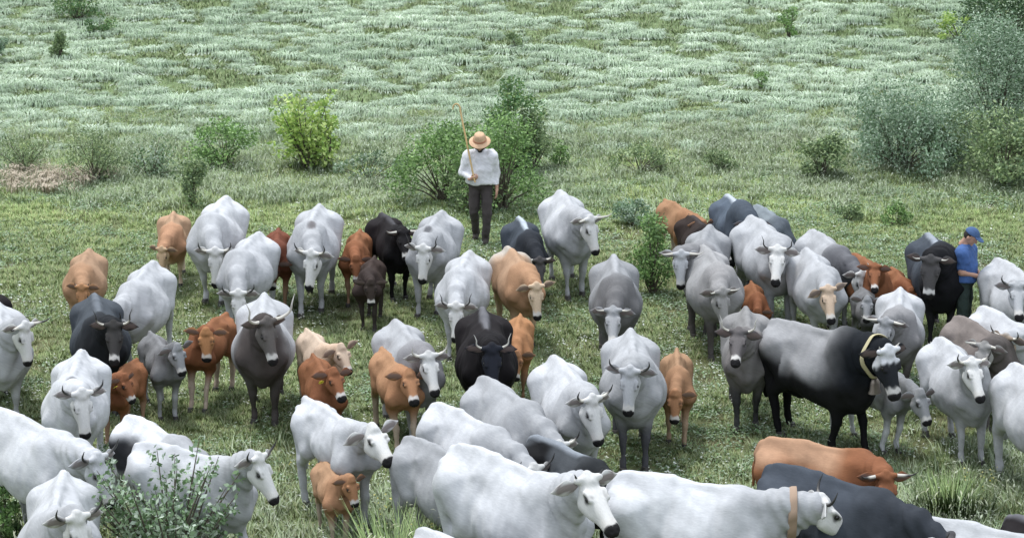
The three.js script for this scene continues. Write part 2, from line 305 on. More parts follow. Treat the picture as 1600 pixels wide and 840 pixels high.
// base pixel, width and height in photograph pixels; o: tone, leaves, leaf size, how upright, clump count
function bush(label, px, py, w, h, o) {
  const base = at(px, py), scale = F / base.clone().sub(camera.position).dot(V(0, -Math.sin(PITCH), -Math.cos(PITCH))), wm = w / scale, hm = h / scale / 0.95;
  const b = thing(o.name ?? 'bush', label, o.category ?? 'bush', base, 0, o.group), stems = [], P = [], C = [], I = [], N = o.clumps ?? 16, tips = [];
  for (let k = 0; k < N; k++) {
    const a = rr(0, 6.283), e = Math.sqrt(rnd()), yy = o.shape === 'cone' ? rr(0.1, 1) : rr(0.2, 1), env = o.spray ? 1 : o.shape === 'cone' ? 1.05 - yy : Math.sqrt(Math.max(0.05, 1 - Math.pow((yy - 0.42) / 0.62, 2)));
    const rx = wm / 2 * env * e, tip = V(Math.cos(a) * rx, hm * yy * rr(0.86, 1.0), Math.sin(a) * rx * (o.deep ?? 0.9));
    tips.push(tip);
    stems.push(tube([V(rr(-0.05, 0.05) * wm, -0.03, rr(-0.05, 0.05) * wm), V(tip.x * 0.45 + rr(-0.04, 0.04), tip.y * 0.5, tip.z * 0.45), tip], [0.006 + 0.009 * hm, 0.005 + 0.005 * hm, 0.003], 5));
  }
  const n = Math.round(o.leaves / N), cr = (o.cr ?? 0.24) * Math.min(wm, hm * 1.2);
  for (const tip of tips) {
    const tone = rr(0.8, 1.2), size = cr * rr(0.6, 1.25);
    for (let k = 0; k < n; k++) {
      const d = V(rr(-1, 1), rr(-1, 1), rr(-1, 1)), on = o.spray ? rr(0.3, 1) : 1; if (d.length() > 1) { d.normalize().multiplyScalar(Math.cbrt(rnd())); }
      const c = V(tip.x * on + d.x * size * (o.flat ?? 1), Math.max(0.02, tip.y * Math.pow(on, 0.8) + d.y * size * (o.up ?? 0.8)), tip.z * on + d.z * size);
      const s = o.leaf * rr(0.6, 1.3), ax = V(rr(-1, 1), rr(-0.4, 1) * (o.up ?? 1), rr(-1, 1)).normalize(), sd = V(rr(-1, 1), rr(-1, 1), rr(-1, 1)).cross(ax).normalize(), q = P.length / 3;
      const col = LEAF[o.tone][Math.floor(Math.pow(rnd(), 0.9) * LEAF[o.tone].length)], wd = o.thin ?? 0.55;
      for (const [l, v] of [[-1, 0], [0, wd], [0, -wd], [1, 0]]) P.push(c.x + (ax.x * l + sd.x * v) * s / 2, c.y + (ax.y * l + sd.y * v) * s / 2, c.z + (ax.z * l + sd.z * v) * s / 2);
      for (let t = 0; t < 4; t++) C.push(col[0] * tone, col[1] * tone, col[2] * tone);
      I.push(q, q + 1, q + 2, q + 1, q + 3, q + 2);
    }
  }
  const g = new THREE.BufferGeometry();
  g.setAttribute('position', new THREE.Float32BufferAttribute(P, 3)); g.setAttribute('color', new THREE.Float32BufferAttribute(C, 3)); g.setIndex(I); g.computeVertexNormals();
  mesh('stems', mergeGeometries(stems), M.bark, b);
  mesh('foliage', g, M.leaf, b).userData.kind = 'stuff';
  return b;
}
bush('dark green bush at the top left corner, larger of two side by side', 120, 32, 66, 56, { tone: 'dark', leaves: 2200, leaf: 0.06 });
bush('small dark green bush just right of the larger one at top left', 157, 54, 42, 34, { tone: 'dark', leaves: 1000, leaf: 0.05, clumps: 9 });
bush('small pointed yellowish green shrub on the upper left hillside', 95, 94, 38, 44, { tone: 'olive', leaves: 2080, leaf: 0.05, shape: 'cone', clumps: 14, name: 'shrub', category: 'shrub' });
bush('grey green bush cut by the left edge on the upper hillside', -4, 98, 36, 46, { tone: 'gray', leaves: 1440, leaf: 0.05, clumps: 9 });
bush('bright lime green leafy bush left of the hatted person', 482, 264, 118, 122, { tone: 'lime', leaves: 3000, leaf: 0.085, clumps: 28, cr: 0.14, spray: true });
bush('tall lime shoot rising from the bright bush', 512, 262, 40, 134, { tone: 'lime', leaves: 500, leaf: 0.08, clumps: 9, cr: 0.3, name: 'sapling', category: 'sapling' });
bush('mid green bush with pale specks left of the lime bush', 348, 262, 92, 78, { tone: 'green', leaves: 2400, leaf: 0.06, clumps: 18 });
bush('bright green weedy clump below the mid green bush', 300, 322, 60, 70, { tone: 'olive', leaves: 1920, leaf: 0.06, clumps: 14, up: 1.2, name: 'weed_clump', category: 'weeds' });
bush('tall pale weedy clump at the far left behind the tan cow', 150, 285, 90, 72, { tone: 'olive', leaves: 2400, leaf: 0.07, thin: 0.25, clumps: 18, up: 1.4, name: 'weed_clump', category: 'weeds' });
bush('dark pointed bush standing behind the hatted person, topmost', 800, 268, 92, 150, { tone: 'dark', leaves: 3600, leaf: 0.065, clumps: 26 });
bush('rounded green bush left of the hatted person', 694, 314, 150, 112, { tone: 'green', leaves: 4600, leaf: 0.06, clumps: 26 });
bush('wide green bush right behind the hatted person', 782, 328, 150, 142, { tone: 'green', leaves: 5600, leaf: 0.06, clumps: 30 });
bush('olive bush with yellowish tips right of the dark pointed bush', 832, 268, 60, 100, { tone: 'olive', leaves: 2080, leaf: 0.06, clumps: 14 });
bush('wide low grey green shrub left of the big grey tree', 1405, 264, 205, 112, { shape: 'dome', tone: 'gray', leaves: 15600, leaf: 0.06, thin: 0.42, clumps: 34, up: 1.4 });
bush('tall grey leaved willow shrub at the right edge', 1556, 218, 170, 168, { tone: 'gray', leaves: 18600, leaf: 0.06, thin: 0.42, clumps: 40, name: 'willow_shrub', category: 'shrub', up: 1.1 });
bush('dark green bush in the top right corner', 1578, 84, 150, 110, { tone: 'deep', leaves: 6000, leaf: 0.07, clumps: 24 });
bush('spreading olive bush under the grey willow at the right edge', 1568, 288, 160, 104, { tone: 'olive', leaves: 5760, leaf: 0.07, clumps: 26 });
bush('grey green bush filling the gap between willow and wide grey shrub', 1492, 262, 90, 90, { tone: 'olive', leaves: 3000, leaf: 0.065, clumps: 18 });
bush('light green bush left of the wide grey shrub', 1285, 278, 84, 62, { tone: 'olive', leaves: 3200, leaf: 0.06, clumps: 16 });
bush('yellow green fringe bush below the dark top right bush', 1500, 66, 80, 40, { tone: 'lime', leaves: 1000, leaf: 0.06, clumps: 12 });
bush('lone small dark shrub on the upper right hillside', 1233, 60, 38, 46, { tone: 'green', leaves: 1000, leaf: 0.05, clumps: 9, name: 'shrub', category: 'shrub' });
bush('tiny dark shrub lower on the right hillside', 1190, 140, 26, 28, { tone: 'green', leaves: 500, leaf: 0.045, clumps: 6, name: 'shrub', category: 'shrub' });
bush('tiny grey shrub high on the middle hillside', 806, 76, 26, 24, { tone: 'olive', leaves: 720, leaf: 0.045, clumps: 6, name: 'shrub', category: 'shrub' });
bush('leafy bush standing left of the grey cows at back right', 1020, 458, 74, 118, { tone: 'green', leaves: 2600, leaf: 0.055, clumps: 22 });
bush('greyish weedy clump above the leafy bush among the cattle', 990, 352, 60, 40, { tone: 'gray', leaves: 1440, leaf: 0.05, clumps: 10, name: 'weed_clump', category: 'weeds' });
bush('dark green weedy clump in the grass right of the middle', 1398, 350, 46, 34, { tone: 'green', leaves: 700, leaf: 0.05, clumps: 8, name: 'weed_clump', category: 'weeds' });
bush('small green weedy clump in the grass left of the darker one', 1325, 345, 36, 28, { tone: 'olive', leaves: 800, leaf: 0.05, clumps: 7, name: 'weed_clump', category: 'weeds' });
bush('yellowish weeds between the two bushes around the hatted person', 742, 330, 90, 84, { tone: 'olive', leaves: 2200, leaf: 0.055, clumps: 18 });
bush('wispy weedy clump at far left above the dry straw patch', 40, 268, 100, 56, { tone: 'olive', leaves: 1500, leaf: 0.06, thin: 0.3, clumps: 16, up: 1.3, spray: true, name: 'weed_clump', category: 'weeds' });
bush('wispy pale weedy clump between the tall weeds and the mid green bush', 232, 278, 90, 62, { tone: 'pale', leaves: 1300, leaf: 0.055, clumps: 16, up: 1.2, spray: true, name: 'weed_clump', category: 'weeds' });
bush('low pale weedy clump under the lime bush on its right side', 575, 284, 110, 44, { tone: 'pale', leaves: 1400, leaf: 0.05, clumps: 18, name: 'weed_clump', category: 'weeds' });
bush('low weedy clump right of the hatted person at the foot of the hillside', 1000, 270, 120, 40, { tone: 'olive', leaves: 1400, leaf: 0.05, clumps: 18, up: 1.2, name: 'weed_clump', category: 'weeds' });
bush('dark weedy clump at the foot of the pale hillside', 876, 262, 40, 36, { tone: 'green', leaves: 600, leaf: 0.05, clumps: 8, name: 'weed_clump', category: 'weeds' });
bush('lime weedy clump at the foot of the hillside left of the grey shrub', 1125, 268, 50, 34, { tone: 'olive', leaves: 960, leaf: 0.05, clumps: 8, name: 'weed_clump', category: 'weeds' });
// ---------------------------------------------------------------- cattle
const hairMap = noiseTexture(512, (u, v) => { const a = tnoise(u * 24, v * 96, 48) , b = tnoise(u * 64, v * 200, 64), c = tnoise(u * 9, v * 9, 9), e = 0.4 * a + 0.4 * b + 0.2 * c; return [0.89 + 0.12 * e, 0.89 + 0.12 * e, 0.895 + 0.115 * e]; }, true);
M.hide = new THREE.MeshPhysicalMaterial({ vertexColors: true, map: hairMap, bumpMap: hairMap, bumpScale: 0.004, roughness: 0.8, specularIntensity: 0.22 });
M.horn = new THREE.MeshStandardMaterial({ vertexColors: true, roughness: 0.4 });
M.hoof = new THREE.MeshStandardMaterial({ color: new THREE.Color().setRGB(0.035, 0.032, 0.03), roughness: 0.55 });
M.eye = new THREE.MeshStandardMaterial({ color: new THREE.Color().setRGB(0.012, 0.010, 0.010), roughness: 0.12 });
M.tag = new THREE.MeshStandardMaterial({ color: new THREE.Color().setRGB(0.75, 0.62, 0.06), roughness: 0.5 });
M.leather = new THREE.MeshStandardMaterial({ color: new THREE.Color().setRGB(0.30, 0.21, 0.15), roughness: 0.8 });
M.strap = new THREE.MeshStandardMaterial({ color: new THREE.Color().setRGB(0.45, 0.40, 0.24), roughness: 0.8 });
M.bell = new THREE.MeshStandardMaterial({ color: new THREE.Color().setRGB(0.22, 0.19, 0.16), roughness: 0.45, metalness: 0.8 });

// coats, in linear albedo
const g3 = (v, r = 0.985, b = 1.03) => [v * r, v, v * b];
const COAT = {
  white:  { base: g3(0.46), neck: g3(0.34), neckAmt: 0.6, leg: g3(0.44), face: g3(0.61, 1.01, 0.97), mottle: 0.16 },
  bright: { base: g3(0.52), neck: g3(0.33), neckAmt: 0.5, leg: g3(0.46), face: g3(0.61, 1.01, 0.97), mottle: 0.15 },
  pale:   { base: g3(0.41), neck: g3(0.28), neckAmt: 0.6, leg: g3(0.40), face: g3(0.56, 1.01, 0.97), mottle: 0.12 },
  grey:   { base: g3(0.27), neck: [0.085, 0.08, 0.08], neckAmt: 0.75, leg: [0.12, 0.115, 0.115], face: g3(0.34), stripe: g3(0.40), stripeAmt: 0.6, mottle: 0.12 },
  dusk:   { base: g3(0.24, 1.02, 0.99), neck: [0.12, 0.105, 0.10], neckAmt: 0.6, leg: [0.10, 0.09, 0.085], face: g3(0.30, 1.03, 0.96), mottle: 0.14 },
  brown:  { base: g3(0.52), neck: [0.078, 0.066, 0.062], neckAmt: 0.98, leg: [0.09, 0.078, 0.074], face: [0.125, 0.113, 0.105], mottle: 0.1 },
  slate:  { base: [0.055, 0.065, 0.08], neck: [0.010, 0.010, 0.012], neckAmt: 0.9, leg: [0.02, 0.02, 0.022], face: [0.09, 0.085, 0.085], stripe: [0.33, 0.36, 0.40], stripeAmt: 0.8, mottle: 0.12 },
  blue:   { base: [0.10, 0.125, 0.16], neck: [0.05, 0.06, 0.075], neckAmt: 0.6, leg: [0.03, 0.033, 0.04], face: [0.12, 0.13, 0.15], stripe: [0.48, 0.52, 0.56], stripeAmt: 0.9, mottle: 0.1 },
  black:  { base: [0.017, 0.014, 0.015], neck: [0.009, 0.008, 0.009], neckAmt: 0.8, leg: [0.015, 0.014, 0.015], face: [0.022, 0.02, 0.021], stripe: [0.25, 0.25, 0.27], stripeAmt: 0.5, mottle: 0.15 },
  bull:   { base: [0.29, 0.29, 0.295], neck: [0.009, 0.011, 0.014], neckAmt: 1.0, leg: [0.008, 0.008, 0.009], low: [0.012, 0.012, 0.013], face: [0.02, 0.022, 0.026], crown: g3(0.62), mottle: 0.12 },
  tan:    { base: [0.41, 0.265, 0.17], neck: [0.34, 0.185, 0.10], neckAmt: 0.5, leg: [0.52, 0.38, 0.26], face: [0.55, 0.39, 0.25], mottle: 0.1 },
  red:    { base: [0.27, 0.118, 0.058], neck: [0.20, 0.078, 0.038], neckAmt: 0.6, leg: [0.33, 0.21, 0.14], face: [0.24, 0.10, 0.05], mottle: 0.12 },
  fawn:   { base: [0.38, 0.215, 0.12], neck: [0.32, 0.155, 0.08], neckAmt: 0.5, leg: [0.46, 0.37, 0.29], face: [0.37, 0.19, 0.10], mottle: 0.12 },
  dark:   { base: [0.060, 0.042, 0.036], neck: [0.035, 0.026, 0.024], neckAmt: 0.6, leg: [0.03, 0.025, 0.023], face: [0.055, 0.042, 0.036], mottle: 0.15 },
  cream:  { base: [0.56, 0.44, 0.34], neck: [0.46, 0.30, 0.20], neckAmt: 0.4, leg: [0.58, 0.5, 0.42], face: [0.55, 0.43, 0.33], mottle: 0.1 },
  calfgrey: { base: g3(0.21, 1.0, 1.02), neck: g3(0.14), neckAmt: 0.6, leg: g3(0.42), face: g3(0.30), mottle: 0.15 },
};
const BLACK = [0.018, 0.017, 0.018], RING = [0.60, 0.58, 0.55];

// trunk sections [z, half width, top, bottom] of a cow, a bull and a calf of the height of a cow
const TRUNK = {
  cow:  [[-0.86, 0.05, 1.25, 1.10], [-0.80, 0.13, 1.32, 0.98], [-0.66, 0.195, 1.365, 0.86], [-0.46, 0.232, 1.395, 0.74], [-0.26, 0.280, 1.385, 0.64], [0.0, 0.350, 1.35, 0.55], [0.22, 0.365, 1.335, 0.53], [0.44, 0.325, 1.355, 0.53], [0.62, 0.255, 1.31, 0.57], [0.78, 0.165, 1.20, 0.66], [0.86, 0.07, 1.14, 0.80]],
  bull: [[-0.86, 0.05, 1.25, 1.08], [-0.80, 0.14, 1.32, 0.96], [-0.66, 0.225, 1.36, 0.84], [-0.46, 0.27, 1.385, 0.70], [-0.26, 0.295, 1.375, 0.60], [0.0, 0.330, 1.34, 0.54], [0.22, 0.335, 1.36, 0.52], [0.44, 0.285, 1.43, 0.50], [0.62, 0.245, 1.42, 0.52], [0.78, 0.19, 1.30, 0.58], [0.88, 0.09, 1.18, 0.76]],
  calf: [[-0.80, 0.05, 1.24, 1.10], [-0.74, 0.12, 1.30, 1.0], [-0.60, 0.19, 1.34, 0.90], [-0.42, 0.22, 1.36, 0.82], [-0.22, 0.235, 1.355, 0.76], [0.0, 0.27, 1.33, 0.70], [0.20, 0.275, 1.32, 0.68], [0.40, 0.24, 1.33, 0.66], [0.56, 0.175, 1.30, 0.68], [0.70, 0.13, 1.22, 0.76], [0.78, 0.06, 1.15, 0.86]],
};
const ZL = 0.92;
for (const k in TRUNK) TRUNK[k] = { fn: loft(TRUNK[k].map((r) => [r[0] * ZL, r[1], r[2], r[3]]), 1.62, 2.2) };
const HEAD_ROWS = [[-0.07, 0.045, 0.0, -0.08], [0.0, 0.085, 0.03, -0.13], [0.09, 0.100, 0.022, -0.185], [0.17, 0.099, 0.016, -0.205], [0.26, 0.080, 0.004, -0.195], [0.36, 0.064, -0.012, -0.165], [0.44, 0.067, -0.024, -0.150], [0.49, 0.064, -0.04, -0.147], [0.525, 0.035, -0.062, -0.135]];
const headLoft = loft(HEAD_ROWS, 2.5, 2.3);
function headField(kind) {
  const broad = kind === 'bull' ? 1.16 : kind === 'calf' ? 1.06 : 1, short = kind === 'calf' ? 1.22 : 1;
  return (x, y, z) => {
    const ax = Math.abs(x) / broad, zz = z > 0 ? z * short : z;
    let d = headLoft(ax, y, zz);
    d = smin(d, capsule([0.088, 0.0, 0.12, 0.022, 0.088, -0.008, 0.2, 0.02], ax, y, zz), 0.03);       // brow
    d = smin(d, capsule([0.05, -0.14, 0.13, 0.055, 0.045, -0.135, 0.24, 0.03], ax, y, zz), 0.05);     // cheek
    d = smin(d, capsule([0, 0.03, -0.03, 0.045, 0, 0.025, 0.03, 0.04], ax, y, zz), 0.05);             // poll
    if (kind !== 'calf') d = smin(d, capsule([0.06, 0.02, 0.0, 0.035, 0.105, 0.022, 0.0, 0.03], ax, y, zz), 0.03);
    d = smax(d, -capsule([0.104, -0.022, 0.172, 0.02, 0.115, -0.022, 0.172, 0.02], ax, y, zz), 0.02); // eye socket
    d = smax(d, -capsule([0.030, -0.062, 0.508, 0.010, 0.052, -0.056, 0.490, 0.007], ax, y, zz), 0.012); // nostril
    d = smax(d, -capsule([0, -0.124, 0.54, 0.006, 0.07, -0.128, 0.40, 0.004], ax, y, zz), 0.012);     // mouth
    return d;
  };
}
const headCache = {};
function headGeo(kind, cell) {
  const key = kind + cell;
  return headCache[key] ??= surfaceNet(headField(kind), [-0.17, -0.26, -0.22], [0.17, 0.11, 0.56], cell);
}
function headColor(coat, kind) {
  const short = kind === 'calf' ? 1.22 : 1, ring = coat.ring ?? RING;
  return (x, y, z) => {
    const zz = z > 0 ? z * short : z, nz = 0.02 * n3(x * 40, y * 40, z * 40);
    let c = mix3(coat.face, mix3(coat.base, coat.neck, coat.neckAmt), sstep(0.0, -0.13, zz));
    if (coat.crown) c = mix3(c, coat.crown, sstep(0.17, 0.11, zz + nz) * sstep(-0.12, 0.0, zz + 0.02));
    c = mix3(c, BLACK, 0.75 * sstep(0.058, 0.026, Math.hypot((Math.abs(x) - 0.1) * 0.8, y + 0.022, zz - 0.172) + nz * 0.5));  // dark skin round the eye
    c = mix3(c, ring, sstep(0.37, 0.405, zz + nz) * (coat.ringAmt ?? 0.9));
    return mix3(c, coat.muzzle ?? BLACK, sstep(0.447, 0.462, zz + nz * 0.6));
  };
}
// an ear that stands out sideways: a cupped leaf
function earShape() {
  const g = new THREE.SphereGeometry(1, 12, 9), p = g.attributes.position;
  for (let i = 0; i < p.count; i++) {
    const u = (p.getX(i) + 1) / 2, w = Math.sin(Math.PI * Math.pow(u, 0.75)) * 0.9 + 0.12;
    const v = p.getY(i) * 0.062 * w, t = p.getZ(i) * 0.012;
    p.setXYZ(i, u * 0.205, v - 0.02 * u * u, t - 2.6 * v * v + 0.012);
  }
  g.computeVertexNormals();
  return g;
}
const EAR = earShape();
const earGeo = (coat) => setColors(EAR.clone(), (x, y, z, nx, ny, nz) => mix3(mix3(coat.face, coat.neck, 0.4), nz > 0.2 && Math.abs(y) < 0.035 && x < 0.17 ? [0.16, 0.12, 0.11] : coat.earRim ?? coat.face, nz > 0.2 ? 0.75 : 0.0));
const HORNS = {
  crescent: [[[0.09, 0.01, 0], [0.19, 0.025, 0.01], [0.26, 0.10, 0.03], [0.265, 0.20, 0.06]], [0.034, 0.029, 0.02, 0.005]],
  lyre: [[[0.09, 0.01, 0], [0.20, 0.03, 0.02], [0.30, 0.12, 0.06], [0.31, 0.24, 0.08], [0.36, 0.36, 0.05]], [0.036, 0.031, 0.024, 0.016, 0.004]],
  wide: [[[0.09, 0.01, 0], [0.21, 0.01, 0.03], [0.32, 0.04, 0.09], [0.38, 0.10, 0.13]], [0.037, 0.032, 0.022, 0.005]],
  forward: [[[0.09, 0.01, 0], [0.20, 0.03, 0.05], [0.25, 0.07, 0.14], [0.23, 0.13, 0.22]], [0.034, 0.029, 0.019, 0.004]],
  short: [[[0.08, 0.01, 0], [0.12, 0.04, 0.0], [0.15, 0.09, 0.01]], [0.026, 0.018, 0.005]],
};
const hornCache = {};
function hornGeo(style, side, tone) {
  const key = style + side + tone;
  if (hornCache[key]) return hornCache[key];
  const [pts, rad] = HORNS[style], root = tone === 'dark' ? [0.20, 0.19, 0.18] : [0.56, 0.53, 0.47], tip = tone === 'white' ? [0.5, 0.48, 0.44] : [0.03, 0.028, 0.028];
  return hornCache[key] = tube(pts.map(([x, y, z]) => V(x * side, y, z)), rad.map((r) => r * 0.7), 9, (t) => mix3(root, tip, sstep(tone === 'dark' ? 0.15 : 0.36, tone === 'dark' ? 0.4 : 0.6, t)));
}
const HOOF = (() => { const g = new THREE.CylinderGeometry(0.043, 0.058, 0.075, 10), p = g.attributes.position; for (let i = 0; i < p.count; i++) if (p.getZ(i) > 0) p.setZ(i, p.getZ(i) * (p.getY(i) < 0 ? 1.5 : 1.15)); g.computeVertexNormals(); return g; })();
const EYE = new THREE.SphereGeometry(0.025, 10, 8);
const TUFT = (() => { const g = new THREE.SphereGeometry(1, 8, 10), p = g.attributes.position; for (let i = 0; i < p.count; i++) { const y = p.getY(i), w = 0.045 * Math.sqrt(Math.max(0, 1 - y * y)) * (1 - 0.35 * y) + 0.006 * n3(y * 9, p.getX(i) * 9, p.getZ(i) * 9); const r = Math.hypot(p.getX(i), p.getZ(i)) || 1; p.setXYZ(i, p.getX(i) / r * w, y * 0.17 - 0.15, p.getZ(i) / r * w); } g.computeVertexNormals(); return g; })();

let herd = 0;
/* One animal: a pixel of the photograph where the top of its rump (or, with o.by = 'withers', its withers) shows, its heading (0 faces the camera,
   90 faces the photograph's right), size, coat and pose (ny: neck turned to its own left, np: neck raised, hy: head turned further, hp: face below level). */
function animal(kind, label, px, py, heading, k, coatName, o = {}) {
  const bodyKind = kind === 'calf' ? 'calf' : kind, coat = { ...COAT[coatName], ...(o.coat ?? {}) }, id = ++herd, trunk = TRUNK[bodyKind].fn, calf = kind === 'calf', bull = kind === 'bull';
  k *= 0.90; const th = heading * RAD, rz = o.by === 'withers' ? 0.42 : -0.5, ry = trunk.top(rz) + 0.01;
  const P = at(px, py, ry * k), pos = V(P.x - Math.sin(th) * rz * k, 0, P.z - Math.cos(th) * rz * k);
  pos.y = ground(pos.x, pos.z);
  const a = thing(kind, label, kind === 'calf' ? 'calf' : kind, pos, th, o.group ?? 'cattle of the herd');
  a.scale.setScalar(k);
  const R = (s) => { let h = Math.imul(id * 97 + s * 131, 2654435761) >>> 0; h ^= h >>> 15; return (Math.imul(h, 2246822519) >>> 0) / 4294967296; };
  const wide = o.wide ?? lerp(1.02, 1.14, R(1));
  let ny = (o.ny ?? lerp(-14, 14, R(2))) * RAD, np = ((o.np ?? lerp(-16, 0, R(3))) * 0.55 + 6) * RAD, hy = (o.hy ?? lerp(-6, 6, R(4))) * RAD, hp = (o.hp ?? lerp(50, 72, R(5))) * RAD;
  const nl = calf ? 0.46 : bull ? 0.5 : 0.55, nb = calf ? [0, 1.16, 0.50] : bull ? [0, 1.2, 0.60] : [0, 1.13, 0.56], nr = calf ? 0.75 : bull ? 1.3 : 1;
  const hs = (calf ? 1.16 : bull ? 1.06 : 1) * (o.head ?? 1);
  const pose = () => {
    const yaw = ny + hy, nd = [Math.sin(ny) * Math.cos(np), Math.sin(np), Math.cos(ny) * Math.cos(np)], ne = nb.map((c, i) => c + nd[i] * nl);
    const f = V(Math.sin(yaw) * Math.cos(hp), -Math.sin(hp), Math.cos(yaw) * Math.cos(hp)), s = V(Math.cos(yaw), 0, -Math.sin(yaw)), u = V().crossVectors(f, s);
    return { nd, ne, f, s, u, hpos: V(...ne).addScaledVector(u, 0.075 * hs).addScaledVector(f, 0.03) };
  };
  // turn the neck so that the poll, then the head so that the muzzle, shows where the photograph has it
  const seen = (v) => pixelOf(v.multiplyScalar(k).applyAxisAngle(V(0, 1, 0), th).add(pos));
  const fit = (target, a, ranges, set, point) => { let best = 1e9, keep = a; for (const [step, span] of [[6, 1], [1.5, 0.12]]) { const c = keep; for (let i = Math.max(ranges[0], c[0] - 120 * span); i <= Math.min(ranges[1], c[0] + 120 * span); i += step) for (let j = Math.max(ranges[2], c[1] - 120 * span); j <= Math.min(ranges[3], c[1] + 120 * span); j += step) { set(i * RAD, j * RAD); const q = seen(point()), e = Math.hypot(q[0] - target[0], q[1] - target[1]) + 0.06 * Math.abs(i) + 0.03 * Math.abs(j - a[1]); if (e < best) { best = e; keep = [i, j]; } } } set(keep[0] * RAD, keep[1] * RAD); };
  if (o.pl) fit(o.pl, [0, 0], [-62, 62, -38, 44], (i, j) => { ny = i; np = j; }, () => pose().hpos);
  if (o.mz) fit(o.mz, [0, 55], [-55, 55, 12, 86], (i, j) => { hy = i; hp = j; }, () => { const q = pose(); return q.hpos.addScaledVector(q.f, 0.47 * hs * (calf ? 0.82 : 1)).addScaledVector(q.u, -0.07 * hs); });
  const { nd, ne, f, s, u, hpos } = pose();
  const headM = new THREE.Matrix4().makeBasis(s, u, f).multiply(new THREE.Matrix4().makeScale(hs, hs, hs));
  headM.setPosition(hpos);
  // bones
  const caps = [], put9 = (...c) => caps.push(c), add = (...c) => { c[2] *= ZL; c[6] *= ZL; caps.push(c); }, mid = nb.map((c, i) => lerp(c, ne[i], 0.5));
  const hip = calf ? 0.78 : 1;
  for (const sd of [-1, 1]) {
    add(sd * 0.125 * hip, 1.20, -0.78, 0.05, sd * 0.15 * hip, 1.20, -0.62, 0.06, 0.06);                   // pin bones
    const sw = lerp(-0.16, 0.16, R(10 + sd)), fw = lerp(-0.16, 0.18, R(20 + sd)), st = calf ? 0.78 : 1;
    const kx = 0.17 * (calf ? 0.8 : 1);
    add(sd * kx, 1.08, -0.56, 0.20 * st, sd * (kx + 0.03), 0.80, -0.36 + sw * 0.4, 0.135 * st, 0.12);     // thigh
    add(sd * (kx + 0.03), 0.80, -0.36 + sw * 0.4, 0.125 * st, sd * kx, 0.53, -0.68 + sw * 0.7, 0.062 * st, 0.07);   // gaskin
    add(sd * kx, 1.02, -0.70, 0.12 * st, sd * kx, 0.60, -0.70 + sw * 0.6, 0.06 * st, 0.08);               // back of the thigh
    add(sd * kx, 0.53, -0.69 + sw * 0.7, 0.062, sd * kx * 0.95, 0.15, -0.64 + sw, 0.036, 0.03);           // hind cannon
    add(sd * kx * 0.95, 0.15, -0.64 + sw, 0.048, sd * kx * 0.95, 0.06, -0.60 + sw, 0.044, 0.02);
    add(sd * 0.11, 1.22, 0.44, 0.11 * nr, sd * 0.185, 0.92, 0.64, 0.125, 0.12);                           // shoulder
    add(sd * 0.185, 0.90, 0.62, 0.12, sd * 0.17, 0.74, 0.50, 0.10, 0.08);
    add(sd * 0.165, 0.74, 0.50, 0.10 * st, sd * 0.135, 0.41, 0.54 + fw * 0.55, 0.050, 0.06);              // forearm
    add(sd * 0.135, 0.41, 0.545 + fw * 0.55, 0.052, sd * 0.13, 0.15, 0.52 + fw, 0.036, 0.03);             // fore cannon
    add(sd * 0.13, 0.15, 0.52 + fw, 0.047, sd * 0.13, 0.06, 0.555 + fw, 0.044, 0.02);
    const hoofs = [[sd * kx * 0.95, -0.575 + sw], [sd * 0.13, 0.58 + fw]];
    for (const [hx, hz] of hoofs) { const h = mesh('hoof', HOOF, M.hoof, a); h.position.set(hx, 0.037, hz * ZL); }
  }
  add(0, trunk.top(-0.66) + 0.002, -0.72, 0.028, 0, trunk.top(-0.2) - 0.002, -0.2, 0.032, 0.05);            // spine
  add(0, trunk.top(-0.2) - 0.02, -0.2, 0.034, 0, trunk.top(0.4) - 0.015, 0.42, 0.036, 0.05);
  add(0, 1.30, -0.80, 0.045, 0, 1.16, -0.88, 0.032, 0.05); add(0, 1.16, -0.88, 0.03, 0.02, 0.72, -0.90, 0.02, 0.02);   // tail
  put9(nb[0], nb[1] + 0.06, nb[2] - 0.1, 0.17 * nr, mid[0], mid[1] + 0.06, mid[2], 0.125 * nr, 0.14);      // neck, upper
  put9(mid[0], mid[1] + 0.06, mid[2], 0.125 * nr, ne[0], ne[1], ne[2], 0.10 * (calf ? 0.95 : nr), 0.08);
  put9(nb[0], nb[1] - 0.12, nb[2] - 0.02, 0.16 * nr, mid[0], mid[1] - 0.08, mid[2], 0.115 * nr, 0.12);     // neck, lower
  put9(mid[0], mid[1] - 0.08, mid[2], 0.115 * nr, ne[0], ne[1] - 0.03, ne[2], 0.09, 0.08);
  const jaw = hpos.clone().addScaledVector(u, -0.09 * hs).addScaledVector(f, 0.05 * hs), nape = hpos.clone().addScaledVector(u, -0.035 * hs).addScaledVector(f, 0.0);
  put9(mid[0], mid[1] + 0.05, mid[2], 0.11 * nr, nape.x, nape.y, nape.z, 0.062 * hs, 0.07); put9(ne[0], ne[1] - 0.03, ne[2], 0.09, jaw.x, jaw.y, jaw.z, 0.075 * hs, 0.06);   // nape and throat run into the head
  if (!calf) {                                                                                            // brisket and dewlap
    add(0, 0.62, 0.66, 0.085, 0, 0.80, 0.80, 0.06, 0.12);
    put9(0, 0.80, 0.74, 0.05, mid[0], mid[1] - 0.24, mid[2] + 0.02, 0.035, 0.1);
    put9(mid[0], mid[1] - 0.24, mid[2] + 0.02, 0.03, ne[0], ne[1] - 0.13, ne[2], 0.035, 0.08);
    add(0, 0.60, -0.36, 0.11, 0, 0.57, -0.28, 0.09, 0.1);                                                 // udder or sheath
    if (bull) add(0, 1.36, 0.45, 0.14, 0, 1.34, 0.7, 0.12, 0.16);
  }
  const far = capsules(caps), w1 = 1 / wide, ox = R(30) * 50;
